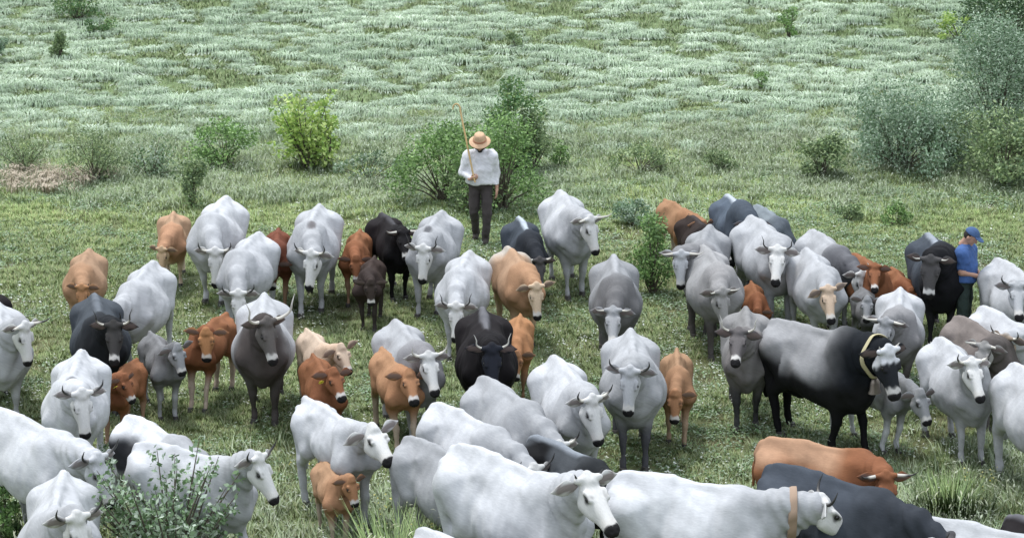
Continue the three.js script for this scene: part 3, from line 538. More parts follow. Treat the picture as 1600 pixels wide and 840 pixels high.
  const field = (x, y, z) => {
    let d = smin(trunk(x * w1, y, z), far(x, y, z), 0.055);
    const ax = Math.abs(x);
    if (d < 0.12 && d > -0.12) {
      const bump = (bx, by, bz, r) => { const q = ((ax - bx) ** 2 + (y - by) ** 2 + (z - bz) ** 2) / (r * r); return q > 6 ? 0 : Math.exp(-q); };
      d += 0.040 * bump(0.30 * wide * hip, 1.18, -0.07, 0.15) + 0.034 * bump(0.17 * wide * hip, 1.34, -0.52, 0.12) - 0.040 * bump(0.25 * wide * hip, 1.275, -0.29, 0.08);   // hollows round the hip bones
      const side = sstep(0.10, 0.2, ax);                                                                  // the shoulder blade, the flank fold and the groove before the thigh stand out
      d += side * 0.014 * Math.exp(-(((z - 0.30 - 0.16 * (1.1 - y)) / 0.045) ** 2)) * sstep(0.68, 0.85, y) * sstep(1.30, 1.15, y);
      d += side * 0.016 * Math.exp(-(((z + 0.17 + 0.22 * (1.05 - y)) / 0.05) ** 2)) * sstep(0.66, 0.8, y) * sstep(1.28, 1.1, y);
      d -= side * 0.010 * Math.exp(-(((z + 0.08 + 0.30 * (1.05 - y)) / 0.03) ** 2)) * sstep(0.62, 0.7, y) * sstep(1.0, 0.85, y);
      const neckT = sstep(0.45, 0.75, z), rib = sstep(-0.2, -0.05, z) * sstep(0.45, 0.3, z) * sstep(1.28, 1.1, y) * sstep(0.5, 0.7, y);
      d += 0.009 * n3(x * 7 + ox, y * 6, z * 6) + 0.0055 * n3(x * 17, y * 15 + ox, z * 15) + 0.011 * neckT * Math.sin((z * 1.0 + y * 0.5) * 48 + 2 * n3(x * 5, y * 5, z * 5)) * sstep(0.5, 0.9, y) + 0.0065 * rib * (0.6 + 0.4 * n3(x * 9 + ox, y * 4, z * 4)) * Math.sin(z * 58 + y * 8);
    }
    return d;
  };
  const reachX = Math.max(0.5, Math.abs(ne[0]) + 0.24), loX = Math.min(-0.5, ne[0] - 0.24), hiX = Math.max(0.5, ne[0] + 0.24);
  const cell = (py > 600 ? 0.023 : py > 480 ? 0.026 : 0.030) / Math.max(0.75, k);
  const body = surfaceNet(field, [loX, -0.02, -1.02], [hiX, Math.max(1.62, ne[1] + 0.26), Math.max(0.98, ne[2] + 0.24)], cell);
  const rump = coat.rump, lowC = coat.low, tone = lerp(0.84, 1.06, R(41)), neckAmt = Math.min(1, coat.neckAmt * lerp(0.7, 1.5, R(42)));
  setColors(body, (x, y, z) => {
    const m = 0.65 * n3(x * 3 + ox, y * 3, z * 3) + 0.5 * n3(x * 8, y * 8 + ox, z * 8), fine = n3(x * 26 + ox, y * 26, z * 26);
    let sh = sstep(0.10, 0.62, z + 0.10 * m) * neckAmt;
    let c = mix3(coat.base, coat.neck, sh);
    if (lowC) c = mix3(c, lowC, sstep(1.02, 0.78, y + 0.09 * m + (z < -0.3 ? -0.14 : 0)));
    if (rump) c = mix3(c, rump, sstep(0.36, 0.24, Math.hypot((z + 0.42) * 1.0, (y - 1.06) * 0.9) + 0.06 * m) * (x > 0 || o.bothRump ? 1 : 0.3));
    if (coat.back) c = mix3(c, coat.back, sstep(trunk.top(z) - 0.26, trunk.top(z) - 0.08, y + 0.05 * m) * sstep(0.35, 0.1, z));
    if (coat.stripeAmt) c = mix3(c, coat.stripe, coat.stripeAmt * sstep(0.075, 0.03, Math.abs(x) + 0.02 * m + 0.06 * sstep(0.1, 0.5, z)) * sstep(trunk.top(z) - 0.2, trunk.top(z) - 0.05, y) * sstep(0.55, 0.2, z));
    if (coat.hips) c = mix3(c, coat.hips, sstep(-0.30, -0.52, z + 0.08 * m) * sstep(1.0, 1.2, y));
    if (coat.crest) c = mix3(c, coat.crest, 0.8 * sstep(1.15, 0.6, Math.hypot((x - ne[0] * 0.3) / 0.075, (z - 0.52) / 0.15) + 0.35 * m) * sstep(1.0, 1.1, y));
    c = mix3(c, coat.leg, sstep(0.70, 0.42, y + 0.05 * m) * (Math.abs(x) < 0.3 ? 1 : 0.6));
    c = mix3(c, coat.knee ?? c, sstep(0.08, 0.04, Math.abs(y - 0.42)));
    const v = tone * (1 + coat.mottle * (m * 0.9 + fine * 0.45));
    return [c[0] * v, c[1] * v, c[2] * v];
  });
  const head = setColors(headGeo(bodyKind, py > 480 ? 0.0115 : 0.014).clone(), headColor(coat, bodyKind)); head.applyMatrix4(headM);
  mesh('body', mergeGeometries([body, head]), M.hide, a);
  const broad = bull ? 1.16 : calf ? 1.06 : 1, short = calf ? 1 / 1.22 : 1, put = (m, p, e, mat) => { const l = (mat ?? new THREE.Matrix4()).setPosition(p); m.applyMatrix4(headM.clone().multiply(l)); return m; };
  const eg = earGeo(coat);
  for (const sd of [-1, 1]) {
    put(mesh('eye', EYE, M.eye, a), V(sd * 0.086 * broad, -0.022, 0.172 * short));
    const e = put(mesh('ear', eg, M.hide, a), V(sd * 0.085 * broad, -0.03, 0.005), null, new THREE.Matrix4().makeRotationX(-0.7 * hp).multiply(new THREE.Matrix4().makeRotationFromEuler(new THREE.Euler(0, sd > 0 ? 0.25 : Math.PI - 0.25, (sd > 0 ? -1 : 1) * (o.ear ?? 0.1), 'YZX'))));
    e.scale.multiplyScalar(1.18);
    if (sd < 0) e.scale.z *= -1;
    const style = o.horn === 'none' ? null : o.horn ?? (calf ? null : 'crescent');
    if (style) { const h = put(mesh('horn', hornGeo(style, sd, o.tone ?? 'tip'), M.horn, a), V(sd * 0.012 * broad, 0.012, 0), null, new THREE.Matrix4().makeRotationX(-0.85 * hp)); h.scale.multiplyScalar((o.hl ?? 1) * 0.82); }
    if (o.tag === sd || o.tag === 2) { const t = new THREE.CylinderGeometry(0.042, 0.036, 0.006, 6); t.rotateX(Math.PI / 2); put(mesh('ear_tag', t, M.tag, a), V(sd * 0.19 * broad, -0.065, 0.075)); }
  }
  const tt = mesh('tail_tuft', setColors(TUFT.clone(), () => coat.leg), M.hide, a); tt.position.set(0.02, 0.66, -0.90 * ZL);
  if (o.collar) {                                                                                          // a strap round the neck, with a bell where the photograph shows one
    const q = V(...mid).lerp(V(...ne), o.collarAt ?? 0.25), cr = new THREE.CatmullRomCurve3(Array.from({ length: 20 }, (_, i) => { const t = i / 20 * Math.PI * 2, side = V(Math.cos(ny), 0, -Math.sin(ny)), up = V(0, 1, 0); let r = 0.1; const dir = side.clone().multiplyScalar(Math.cos(t)).addScaledVector(up, Math.sin(t)); while (r < 0.5 && field(q.x + dir.x * r, q.y + dir.y * r, q.z + dir.z * r) < 0.008) r += 0.006; return q.clone().addScaledVector(dir, r); }), true);
    const g = new THREE.TubeGeometry(cr, 40, 0.012, 6, true), gp = g.attributes.position, axis = V(...nd);
    for (let i = 0; i < gp.count; i++) { const ctr = cr.getPointAt((Math.floor(i / 7) / 40) % 1), v = V().fromBufferAttribute(gp, i).sub(ctr), al = v.dot(axis); v.addScaledVector(axis, al * 2.6); gp.setXYZ(i, ctr.x + v.x, ctr.y + v.y, ctr.z + v.z); }
    g.computeVertexNormals(); mesh('collar', g, o.bell ? M.strap : M.leather, a);
    if (o.bell) { let lo = cr.getPointAt(0); for (let i = 0; i < 40; i++) { const c = cr.getPointAt(i / 40); if (c.y < lo.y) lo = c; } const b = new THREE.LatheGeometry([[0.02, 0.0], [0.05, -0.01], [0.065, -0.06], [0.07, -0.13], [0.09, -0.17], [0.08, -0.17], [0.06, -0.13]].map(([x, y]) => new THREE.Vector2(x, y)), 14); b.scale(1, 1, 0.7); const bm = mesh('bell', b, M.bell, a); bm.position.copy(lo).add(V(0.0, -0.005, 0)); }
  }
  return a;
}

const HERD = 'cattle of the herd';
// back row, left to right
animal('cow', 'tan young cow at far left of the back row, behind the black cow', 137, 390, 2, 0.80, 'tan', { pl: [130, 448], mz: [127, 490], horn: 'short', np: -22, hp: 70, coat: { face: [0.42, 0.22, 0.11] } });
animal('cow', 'slim tan cow left of the rearmost white cow with long face', 270, 330, 6, 0.76, 'tan', { wide: 0.85, horn: 'short', ny: -16, np: -28, hp: 72, coat: { neck: [0.36, 0.15, 0.07], leg: [0.6, 0.48, 0.36] } });
animal('cow', 'large white cow with long pale face at left of the back row', 350, 308, -6, 1.05, 'bright', { pl: [338, 392], mz: [335, 455], np: -12, ny: -2, hy: 0, hp: 64, horn: 'crescent' });
animal('cow', 'white cow with her head low directly behind the brown fronted cow', 400, 363, -10, 0.98, 'bright', { pl: [372, 458], np: -30, hp: 60, tone: 'dark' });
animal('calf', 'dark brown calf squeezed between the two tall white cows', 434, 358, 4, 0.80, 'red', { coat: { base: [0.17, 0.06, 0.035], neck: [0.1, 0.04, 0.028], face: [0.12, 0.05, 0.03] }, np: -25 });
animal('cow', 'white cow with black muzzle and dark neck mark left of the brown calf pair', 497, 320, -3, 1.05, 'bright', { pl: [492, 395], mz: [478, 462], ny: -6, np: -14, hp: 66, tone: 'tip', horn: 'crescent', coat: { crest: [0.10, 0.085, 0.085] } });
animal('calf', 'reddish calf standing behind the dark calf with white muzzle', 561, 360, -3, 0.74, 'red', { np: -12, hp: 60 });
animal('calf', 'dark brown calf with white muzzle ring in the back row', 583, 402, -4, 0.70, 'dark', { pl: [580, 440], mz: [579, 482], np: -30, hp: 68, coat: { leg: [0.06, 0.05, 0.045], ring: [0.7, 0.68, 0.64] } });
animal('cow', 'black brown cow turned right behind the white cow with dark dewlap', 600, 333, 18, 0.86, 'black', { pl: [630, 362], np: -4, ny: 8, hp: 52, horn: 'wide', tone: 'white', wide: 0.85, coat: { stripeAmt: 0.2 } });
animal('cow', 'white cow with grey dewlap and curved horns left of the walking person', 688, 330, -10, 1.0, 'white', { pl: [664, 388], mz: [658, 442], ny: -14, np: -14, hp: 66, horn: 'lyre', tone: 'dark', hl: 0.8, coat: { crest: [0.06, 0.06, 0.065] } });
animal('cow', 'white cow seen from above behind the black brown cow in the centre', 732, 393, -8, 0.96, 'white', { pl: [712, 478], ny: -14, np: -30, hp: 62, horn: 'lyre', tone: 'dark', hl: 0.75, coat: { neckAmt: 0.2 } });
animal('cow', 'dark blue grey cow just behind the tan cow in the centre', 813, 340, 10, 0.86, 'slate', { wide: 0.9, np: -25, coat: { stripe: [0.5, 0.55, 0.6] } });
animal('cow', 'tan cow with pale face turned right in the centre', 797, 385, 13, 0.92, 'tan', { pl: [838, 447], mz: [840, 495], wide: 0.95, ny: 8, np: -16, hp: 64, horn: 'none', ear: -0.25, coat: { hips: [0.42, 0.38, 0.33], face: [0.62, 0.48, 0.34] } });
animal('cow', 'white cow standing clear right of the walking person, head turned right', 878, 298, 10, 1.04, 'bright', { pl: [920, 342], mz: [935, 400], ny: 18, np: -8, hy: 8, hp: 58, horn: 'wide', tone: 'white' });
animal('cow', 'grey cow with dark shoulders and pale spine in the middle', 960, 400, 0, 1.0, 'grey', { pl: [957, 490], mz: [958, 535], ny: 0, np: -26, hy: 0, hp: 64, horn: 'wide', tone: 'white', hl: 0.75 });
// back right group
animal('calf', 'tan calf at the back right beside the black brown young cow', 1046, 312, 18, 0.78, 'fawn', { np: 0, ny: 14 });
animal('cow', 'black brown young cow behind the grey cows at back right', 1080, 334, 16, 0.74, 'black', { horn: 'short', tone: 'white', np: 4, ny: 12, hp: 45, coat: { stripeAmt: 0.1, base: [0.035, 0.025, 0.022] } });
animal('bull', 'blue grey bull with white spine stripe at the back right', 1140, 304, 8, 0.90, 'blue', { np: 2, ny: 4, hp: 50, horn: 'short' });
animal('cow', 'blue grey cow rearmost of all, half hidden behind the big white cow', 1188, 320, 16, 0.82, 'blue', { np: -10, ny: -40, hp: 45, horn: 'short', coat: { stripeAmt: 0, base: [0.22, 0.25, 0.27] } });
animal('cow', 'grey cow looking left with white horned head by the leafy bush', 1108, 353, -12, 0.98, 'dusk', { pl: [1058, 395], mz: [1066, 455], ny: -22, np: -12, hp: 62, horn: 'wide', tone: 'white', coat: { base: g3(0.36), face: g3(0.5), neckAmt: 0.4 } });
animal('cow', 'ash grey cow with head turned to the right, dark lower legs', 1103, 384, 8, 1.0, 'dusk', { pl: [1122, 455], mz: [1135, 512], ny: 10, np: -24, hp: 58, horn: 'wide', tone: 'white', hl: 0.75, coat: { base: g3(0.37, 1.01, 1.0), neckAmt: 0.45 } });
animal('cow', 'big white cow turned right at the middle of the back right group', 1180, 340, 14, 1.06, 'bright', { pl: [1215, 393], mz: [1212, 440], ny: 14, np: -22, hp: 56, horn: 'lyre', tone: 'dark', hl: 0.7 });
animal('calf', 'small red brown calf under the big white cow of the back right group', 1176, 441, 2, 0.62, 'red', { np: -20, hp: 66 });
animal('cow', 'white grey cow behind the cow with the tan head at back right', 1276, 360, 14, 0.92, 'white', { ny: 10, np: -14, horn: 'none', coat: { neck: [0.12, 0.12, 0.13], neckAmt: 0.7 } });
animal('cow', 'pale grey cow with tan white head and pricked ears', 1264, 389, 8, 0.95, 'pale', { pl: [1292, 455], mz: [1300, 500], ny: 6, np: -28, hp: 64, horn: 'none', ear: -0.5, coat: { face: [0.55, 0.42, 0.31], neckAmt: 0.4 } });
animal('cow', 'red brown cow with white muzzle at the back right, right of the tan headed one', 1340, 396, 14, 0.80, 'red', { pl: [1365, 418], mz: [1368, 452], ny: 10, np: -8, hp: 60, horn: 'short', tone: 'white', coat: { leg: [0.12, 0.05, 0.03] } });
animal('calf', 'brown calf whose head shows left of the large dark bull', 1398, 418, 5, 0.62, 'red', { np: 0, hp: 50 });
animal('calf', 'small dark grey calf before the red brown cow', 1350, 450, 6, 0.66, 'calfgrey', { pl: [1352, 468], mz: [1355, 500], np: -22, hp: 60, coat: { neck: [0.09, 0.09, 0.09] } });
animal('bull', 'large dark slate bull with white stripe beside the person in blue', 1455, 366, 0, 1.02, 'slate', { pl: [1452, 404], mz: [1452, 465], ny: 0, np: -10, hy: 0, hp: 66, horn: 'wide', tone: 'white', hl: 0.7, coat: { ring: [0.72, 0.7, 0.68] } });
animal('cow', 'grey white cow with lyre horns in front of the dark slate bull', 1408, 449, -10, 0.94, 'brown', { pl: [1385, 502], ny: -6, np: -22, hp: 60, horn: 'wide', tone: 'white', coat: { neckAmt: 0.6, face: g3(0.34) } });
animal('cow', 'light blue grey cow at the right edge beside the person in blue', 1568, 405, 12, 0.98, 'white', { pl: [1584, 448], mz: [1594, 495], ny: 8, np: -22, hp: 60, horn: 'crescent', tone: 'dark', coat: { base: g3(0.50), face: g3(0.42), neck: g3(0.3) } });
animal('cow', 'white cow behind the brown grey cow at right', 1546, 480, 20, 0.90, 'bright', { pl: [1572, 527], ny: 6, np: -20, coat: { face: [0.28, 0.22, 0.17], neckAmt: 0.2 } });
animal('cow', 'brown grey cow with white horns between the white cows at right', 1508, 495, 19, 0.92, 'dusk', { pl: [1540, 540], ny: 10, np: -22, hp: 60, horn: 'forward', tone: 'white', coat: { base: [0.21, 0.18, 0.165], neck: [0.03, 0.027, 0.027], neckAmt: 0.9 } });
// middle rows
animal('cow', 'black cow partly cut by the left edge behind the white one', -22, 452, 16, 0.92, 'black', { np: -10, ny: 0 });
animal('cow', 'white cow cut by the left edge with black tipped horns', -4, 474, 14, 1.0, 'bright', { pl: [38, 507], mz: [45, 578], ny: 8, np: 0, hp: 66, horn: 'wide' });
animal('cow', 'white cow behind the black cow at left, head hidden', 235, 409, -6, 1.0, 'white', { ny: -16, np: -34, hp: 50, coat: { neckAmt: 0.3 } });
animal('cow', 'black cow with grey back and pale horns at left', 148, 460, 14, 1.0, 'slate', { pl: [183, 507], mz: [178, 565], ny: 22, np: 0, hy: 12, hp: 54, horn: 'lyre', tone: 'tip', hl: 0.8, coat: { base: [0.075, 0.086, 0.10], neck: [0.008, 0.008, 0.009], neckAmt: 1, stripeAmt: 0.3, face: [0.05, 0.047, 0.045] } });
animal('calf', 'grey calf with white legs right of the black cow at left', 238, 520, 22, 0.74, 'calfgrey', { pl: [275, 540], mz: [288, 588], ny: 4, np: -10, hp: 52, ear: -0.2 });
animal('calf', 'brown calf with yellow ear tag bending its head, in front of the black cow', 206, 562, -12, 0.68, 'red', { pl: [190, 590], mz: [212, 632], ny: -40, np: -34, hp: 50, tag: -1 });
animal('cow', 'white cow with thin dark horns facing forward at lower left', 124, 549, 3, 1.04, 'bright', { pl: [127, 613], mz: [133, 685], ny: 2, np: -14, hy: 0, hp: 66, horn: 'crescent', tone: 'dark', coat: { neck: g3(0.5), crest: [0.08, 0.08, 0.085] } });
animal('calf', 'reddish brown calf with white legs left of the brown fronted cow', 345, 492, -15, 0.80, 'red', { pl: [325, 515], mz: [322, 562], ny: -6, np: -12, hp: 60, coat: { face: [0.45, 0.22, 0.1], leg: [0.55, 0.44, 0.36], ring: [0.65, 0.6, 0.55] } });
animal('cow', 'white backed cow with dark brown front and tall pale horns', 412, 461, 4, 1.06, 'brown', { pl: [412, 502], mz: [428, 565], ny: 4, np: -12, hy: 0, hp: 64, horn: 'lyre', tone: 'white', hl: 1.1 });
animal('calf', 'cream calf standing behind the calf with the yellow ear tag', 484, 516, 22, 0.74, 'cream', { pl: [535, 545], mz: [545, 580], ny: 6, np: -6, hp: 56, ear: -0.4 });
animal('calf', 'red brown calf with round yellow ear tag in the left middle', 492, 556, 15, 0.78, 'red', { pl: [520, 585], mz: [535, 622], ny: 10, np: -16, hp: 60, tag: -1, coat: { leg: [0.18, 0.08, 0.04] } });
animal('calf', 'orange brown calf with pale legs in front of the grey cow', 603, 546, 18, 0.82, 'fawn', { pl: [638, 587], mz: [648, 628], ny: 10, np: -14, hp: 56 });
animal('cow', 'pale grey cow with dark neck folds behind the orange brown calf', 622, 500, 18, 0.98, 'pale', { pl: [668, 560], mz: [680, 612], ny: 4, np: -22, hp: 62, horn: 'crescent', tone: 'white', coat: { neck: [0.16, 0.15, 0.155], neckAmt: 0.8 } });
animal('calf', 'brown calf half hidden right of the black brown cow', 812, 492, -4, 0.72, 'fawn', { np: -30, hp: 66, coat: { base: [0.36, 0.18, 0.085], leg: [0.2, 0.12, 0.07] } });
animal('cow', 'black brown cow with pale horns in the centre', 755, 481, 4, 1.06, 'black', { pl: [768, 545], ny: 4, np: -16, hp: 62, horn: 'lyre', tone: 'white', hl: 0.7, coat: { face: [0.02, 0.022, 0.03] } });
animal('cow', 'white cow turned right in the centre, beside the blue white cow', 872, 557, 15, 1.04, 'bright', { pl: [918, 625], mz: [937, 690], ny: 10, np: -18, hp: 62, horn: 'crescent' });
animal('calf', 'tan calf facing forward right of the blue white cow', 1058, 548, -3, 0.76, 'fawn', { wide: 0.8, ny: -6, np: -22, hp: 66, coat: { base: [0.40, 0.245, 0.145], leg: [0.46, 0.33, 0.23] } });
animal('cow', 'bluish white cow with dark forelegs facing forward in the centre right', 986, 516, 0, 1.05, 'white', { pl: [985, 578], mz: [981, 645], ny: 0, np: -16, hy: 0, hp: 66, horn: 'crescent', tone: 'dark', coat: { face: g3(0.46), leg: [0.09, 0.09, 0.10] } });
animal('cow', 'dark grey cow with pale horns left of the big two tone bull', 1167, 480, -4, 0.98, 'dusk', { pl: [1152, 525], mz: [1150, 565], wide: 0.92, ny: -6, np: -16, hp: 62, horn: 'lyre', tone: 'white', hl: 0.8, coat: { face: [0.12, 0.11, 0.11], leg: [0.05, 0.05, 0.05] } });
animal('calf', 'white legged calf hidden behind the two tone bull', 1330, 560, 40, 0.8, 'calfgrey', { np: -10, coat: { base: g3(0.45), leg: g3(0.6) } });
animal('bull', 'big bull with grey back, black front and white forehead wearing a bell', 1232, 500, 40, 1.10, 'bull', { pl: [1385, 548], mz: [1408, 640], ny: 4, np: 8, hy: -6, hp: 58, horn: 'short', tone: 'white', collar: true, bell: true, collarAt: 0.5 });
animal('cow', 'light grey cow turned right in front of the brown grey cow at right', 1476, 529, 12, 0.96, 'white', { pl: [1512, 560], mz: [1534, 622], ny: 12, np: 6, hp: 64, horn: 'crescent', coat: { base: g3(0.5), face: g3(0.66, 1.01, 0.97) } });
animal('cow', 'white cow cut by the right edge in the lower right', 1596, 570, 12, 1.04, 'white', { ny: 12, np: -22, horn: 'crescent', tone: 'dark' });
// front rows
animal('cow', 'white backed grey cow with black rump patch behind the white cow at lower left', 212, 650, 40, 0.92, 'pale', { ny: 10, np: -20, hp: 50, tone: 'white', coat: { rump: [0.03, 0.03, 0.033], back: g3(0.62) }, bothRump: true });
animal('cow', 'white cow in profile at lower left looking right, with black horn tips', 240, 690, 60, 1.0, 'bright', { pl: [398, 712], mz: [430, 780], ny: -4, np: 30, hp: 40, horn: 'crescent', tone: 'dark' });
animal('cow', 'large white cow cut by the left edge at lower left, head turned', 6, 640, 45, 1.08, 'bright', { pl: [150, 718], mz: [175, 788], ny: -30, np: 16, hp: 60, horn: 'crescent', tone: 'dark', coat: { face: g3(0.5), neck: g3(0.5) } });
animal('cow', 'white cow coming forward at the lower left corner, nearest on that side', 96, 740, 6, 1.08, 'bright', { pl: [118, 808], ny: 8, np: -18, hp: 60, horn: 'crescent', tone: 'dark' });
animal('calf', 'white young animal in profile behind the tan calf at lower left centre', 490, 624, 32, 0.98, 'bright', { pl: [585, 675], mz: [608, 720], ny: 10, np: 30, hy: 14, hp: 44, ear: -0.3 });
animal('calf', 'small tan calf seen from behind the tall grass at lower left centre', 508, 720, 18, 0.62, 'fawn', { pl: [548, 748], mz: [556, 790], ny: 14, np: -14, hp: 50, coat: { base: [0.41, 0.25, 0.15] } });
animal('cow', 'grey cow with folded neck going right behind the pale one in lower centre', 765, 590, 28, 1.0, 'pale', { ny: 2, np: -26, hp: 52, coat: { neck: g3(0.36) } });
animal('cow', 'pale grey cow above the pair at lower centre, rump to the left', 696, 630, 36, 1.0, 'pale', { ny: 4, np: -22, hp: 50, tone: 'dark', coat: { base: g3(0.55) } });
animal('cow', 'black cow with grey shoulder going right in lower centre', 850, 682, 38, 0.92, 'slate', { ny: 10, np: -26, hp: 50, coat: { base: [0.075, 0.082, 0.09], rump: [0.009, 0.009, 0.010], neck: [0.008, 0.009, 0.010] }, bothRump: true });
animal('cow', 'grey cow overlapped by the large white cow at lower centre', 654, 683, 38, 0.98, 'white', { horn: 'none', ny: 4, np: -60, hp: 60, coat: { base: g3(0.36), neck: g3(0.28) } });
animal('cow', 'large white cow at lower centre turning her face to the right', 738, 696, 44, 1.24, 'bright', { pl: [915, 757], mz: [957, 826], ny: -6, np: 34, hy: -12, hp: 52, horn: 'short', tone: 'dark', ear: -0.1 });
animal('cow', 'brown cow with pale horns going right at lower right', 1222, 684, 66, 0.98, 'red', { pl: [1385, 745], ny: 4, np: -20, hp: 50, horn: 'wide', tone: 'tip', coat: { back: [0.40, 0.24, 0.15] } });
animal('cow', 'long white cow with leather collar along the lower edge', 1000, 738, 68, 1.16, 'bright', { pl: [1298, 782], mz: [1335, 838], ny: -4, np: 14, hp: 46, horn: 'crescent', tone: 'dark', collar: true, collarAt: 0.3 });
animal('cow', 'dark slate cow behind the white cow with the leather collar', 1236, 726, 50, 1.14, 'slate', { ny: 4, np: -24, hp: 50, coat: { stripeAmt: 0, base: [0.058, 0.068, 0.084], neck: [0.036, 0.041, 0.05] } });
animal('cow', 'white cow with only her back showing at the lower right edge', 1478, 810, 60, 1.0, 'bright', { np: -20, ny: 0 });
animal('cow', 'black cow cut by the lower right corner', 1606, 806, 40, 0.9, 'black', { np: -20, ny: 0 });
animal('cow', 'white cow of which only the rump shows at the bottom edge', 676, 828, 40, 0.95, 'bright', { np: -20, ny: 0 });
// ---------------------------------------------------------------- people
M.skin = new THREE.MeshStandardMaterial({ vertexColors: true, roughness: 0.6 });
const fabricMap = noiseTexture(256, (u, v) => { const e = 0.5 * tnoise(u * 60, v * 60, 60) + 0.5 * tnoise(u * 14, v * 14, 14); return [0.86 + 0.18 * e, 0.86 + 0.18 * e, 0.86 + 0.18 * e]; }, true);
const cloth = (r, g, b) => new THREE.MeshStandardMaterial({ color: new THREE.Color().setRGB(r, g, b), map: fabricMap, bumpMap: fabricMap, bumpScale: 0.004, roughness: 0.9 });
M.shirt = cloth(0.70, 0.70, 0.73); M.trousers = cloth(0.055, 0.045, 0.045); M.boot = cloth(0.03, 0.024, 0.02);
M.polo = cloth(0.045, 0.105, 0.28); M.cap = cloth(0.05, 0.10, 0.22); M.workTrousers = cloth(0.035, 0.055, 0.05);
M.straw = new THREE.MeshStandardMaterial({ color: new THREE.Color().setRGB(0.62, 0.41, 0.26), map: fabricMap, bumpMap: fabricMap, bumpScale: 0.006, roughness: 0.9 });
M.strawBand = new THREE.MeshStandardMaterial({ color: new THREE.Color().setRGB(0.45, 0.20, 0.12), roughness: 0.9 });
M.hair = new THREE.MeshStandardMaterial({ color: new THREE.Color().setRGB(0.02, 0.015, 0.012), roughness: 0.8 });
M.wood = new THREE.MeshStandardMaterial({ color: new THREE.Color().setRGB(0.52, 0.36, 0.16), map: fabricMap, roughness: 0.7 });
const SKIN = [0.42, 0.24, 0.17];

// a head about the origin (chin down, face towards +z), 0.23 m tall
function faceGeo() {
  const f = (x, y, z) => {
    const ax = Math.abs(x);
    let d = (Math.hypot(ax / 0.076, (y - 0.025) / 0.095, (z + 0.005) / 0.095) - 1) * 0.076;
    d = smin(d, capsule([0, -0.06, 0.035, 0.05, 0, -0.085, 0.06, 0.026], ax, y, z), 0.05);      // jaw, chin
    d = smin(d, capsule([0, 0.012, 0.085, 0.010, 0, -0.03, 0.108, 0.014], ax, y, z), 0.018);     // nose
    d = smin(d, capsule([0.012, 0.022, 0.084, 0.011, 0.05, 0.024, 0.066, 0.012], ax, y, z), 0.02); // brow
    d = smin(d, capsule([0.006, -0.056, 0.082, 0.008, 0.022, -0.056, 0.076, 0.006], ax, y, z), 0.008); // lips
    d = smax(d, -capsule([0.030, 0.004, 0.094, 0.012, 0.036, 0.004, 0.092, 0.012], ax, y, z), 0.012);
    d = smin(d, capsule([0.030, 0.003, 0.072, 0.013, 0.032, 0.003, 0.072, 0.013], ax, y, z), 0.004);
    d = smin(d, Math.hypot((ax - 0.082) / 0.5, y + 0.005, (z + 0.01) / 0.8) - 0.028, 0.01);       // ears
    d = smin(d, capsule([0, -0.05, -0.02, 0.052, 0, -0.16, -0.04, 0.055], ax, y, z), 0.03);       // neck
    return d;
  };
  return surfaceNet(f, [-0.11, -0.17, -0.13], [0.11, 0.14, 0.14], 0.0055);
}
// a right hand: wrist at the origin, fingers towards -y, palm facing +z; curl bends the fingers towards the palm
function handGeo(curl, mirror) {
  const caps = [[-0.022, -0.025, 0, 0.016, -0.028, -0.078, 0, 0.012, 0.015], [0, -0.02, 0, 0.017, 0.0, -0.085, 0, 0.013, 0.015], [0.02, -0.025, 0, 0.016, 0.026, -0.078, 0, 0.012, 0.015], [0, 0.03, 0, 0.026, 0, -0.02, 0, 0.023, 0.02]];
  const chain = (x, y, z, L, r, bend, sx) => { let a = 0; for (let k = 0; k < 3; k++) { a += bend * (k ? 1 : 0.7); const l = L * [0.45, 0.32, 0.23][k], q = [x + sx * l, y - Math.cos(a) * l, z + Math.sin(a) * l]; caps.push([x, y, z, r - 0.0008 * k, ...q, r - 0.001 * (k + 1), 0.004]); [x, y, z] = q; } };
  chain(-0.030, -0.078, 0, 0.070, 0.0085, curl, -0.06); chain(-0.010, -0.086, 0, 0.080, 0.009, curl * 0.96, -0.01); chain(0.010, -0.084, 0, 0.074, 0.0085, curl * 1.02, 0.03); chain(0.028, -0.076, 0, 0.058, 0.0075, curl * 1.06, 0.08);
  const t = curl > 0.7 ? [[-0.022, -0.02, 0.008], [-0.045, -0.045, 0.028], [-0.030, -0.072, 0.048], [-0.005, -0.082, 0.052]] : [[-0.022, -0.02, 0.006], [-0.048, -0.048, 0.016], [-0.056, -0.078, 0.022], [-0.056, -0.102, 0.024]];
  for (let k = 0; k < 3; k++) caps.push([...t[k], 0.0125 - 0.0018 * k, ...t[k + 1], 0.011 - 0.0018 * k, 0.006]);
  const f = capsules(caps), g = surfaceNet((x, y, z) => f(mirror ? -x : x, y, z), [-0.09, -0.2, -0.05], [0.09, 0.07, 0.13], 0.0045);
  return g;
}
const aim = (g, pos, down, palm) => { const y = down.clone().normalize().negate(), z = palm.clone().addScaledVector(y, -palm.dot(y)).normalize(), x = V().crossVectors(y, z); g.applyMatrix4(new THREE.Matrix4().makeBasis(x, y, z).setPosition(pos)); return g; };
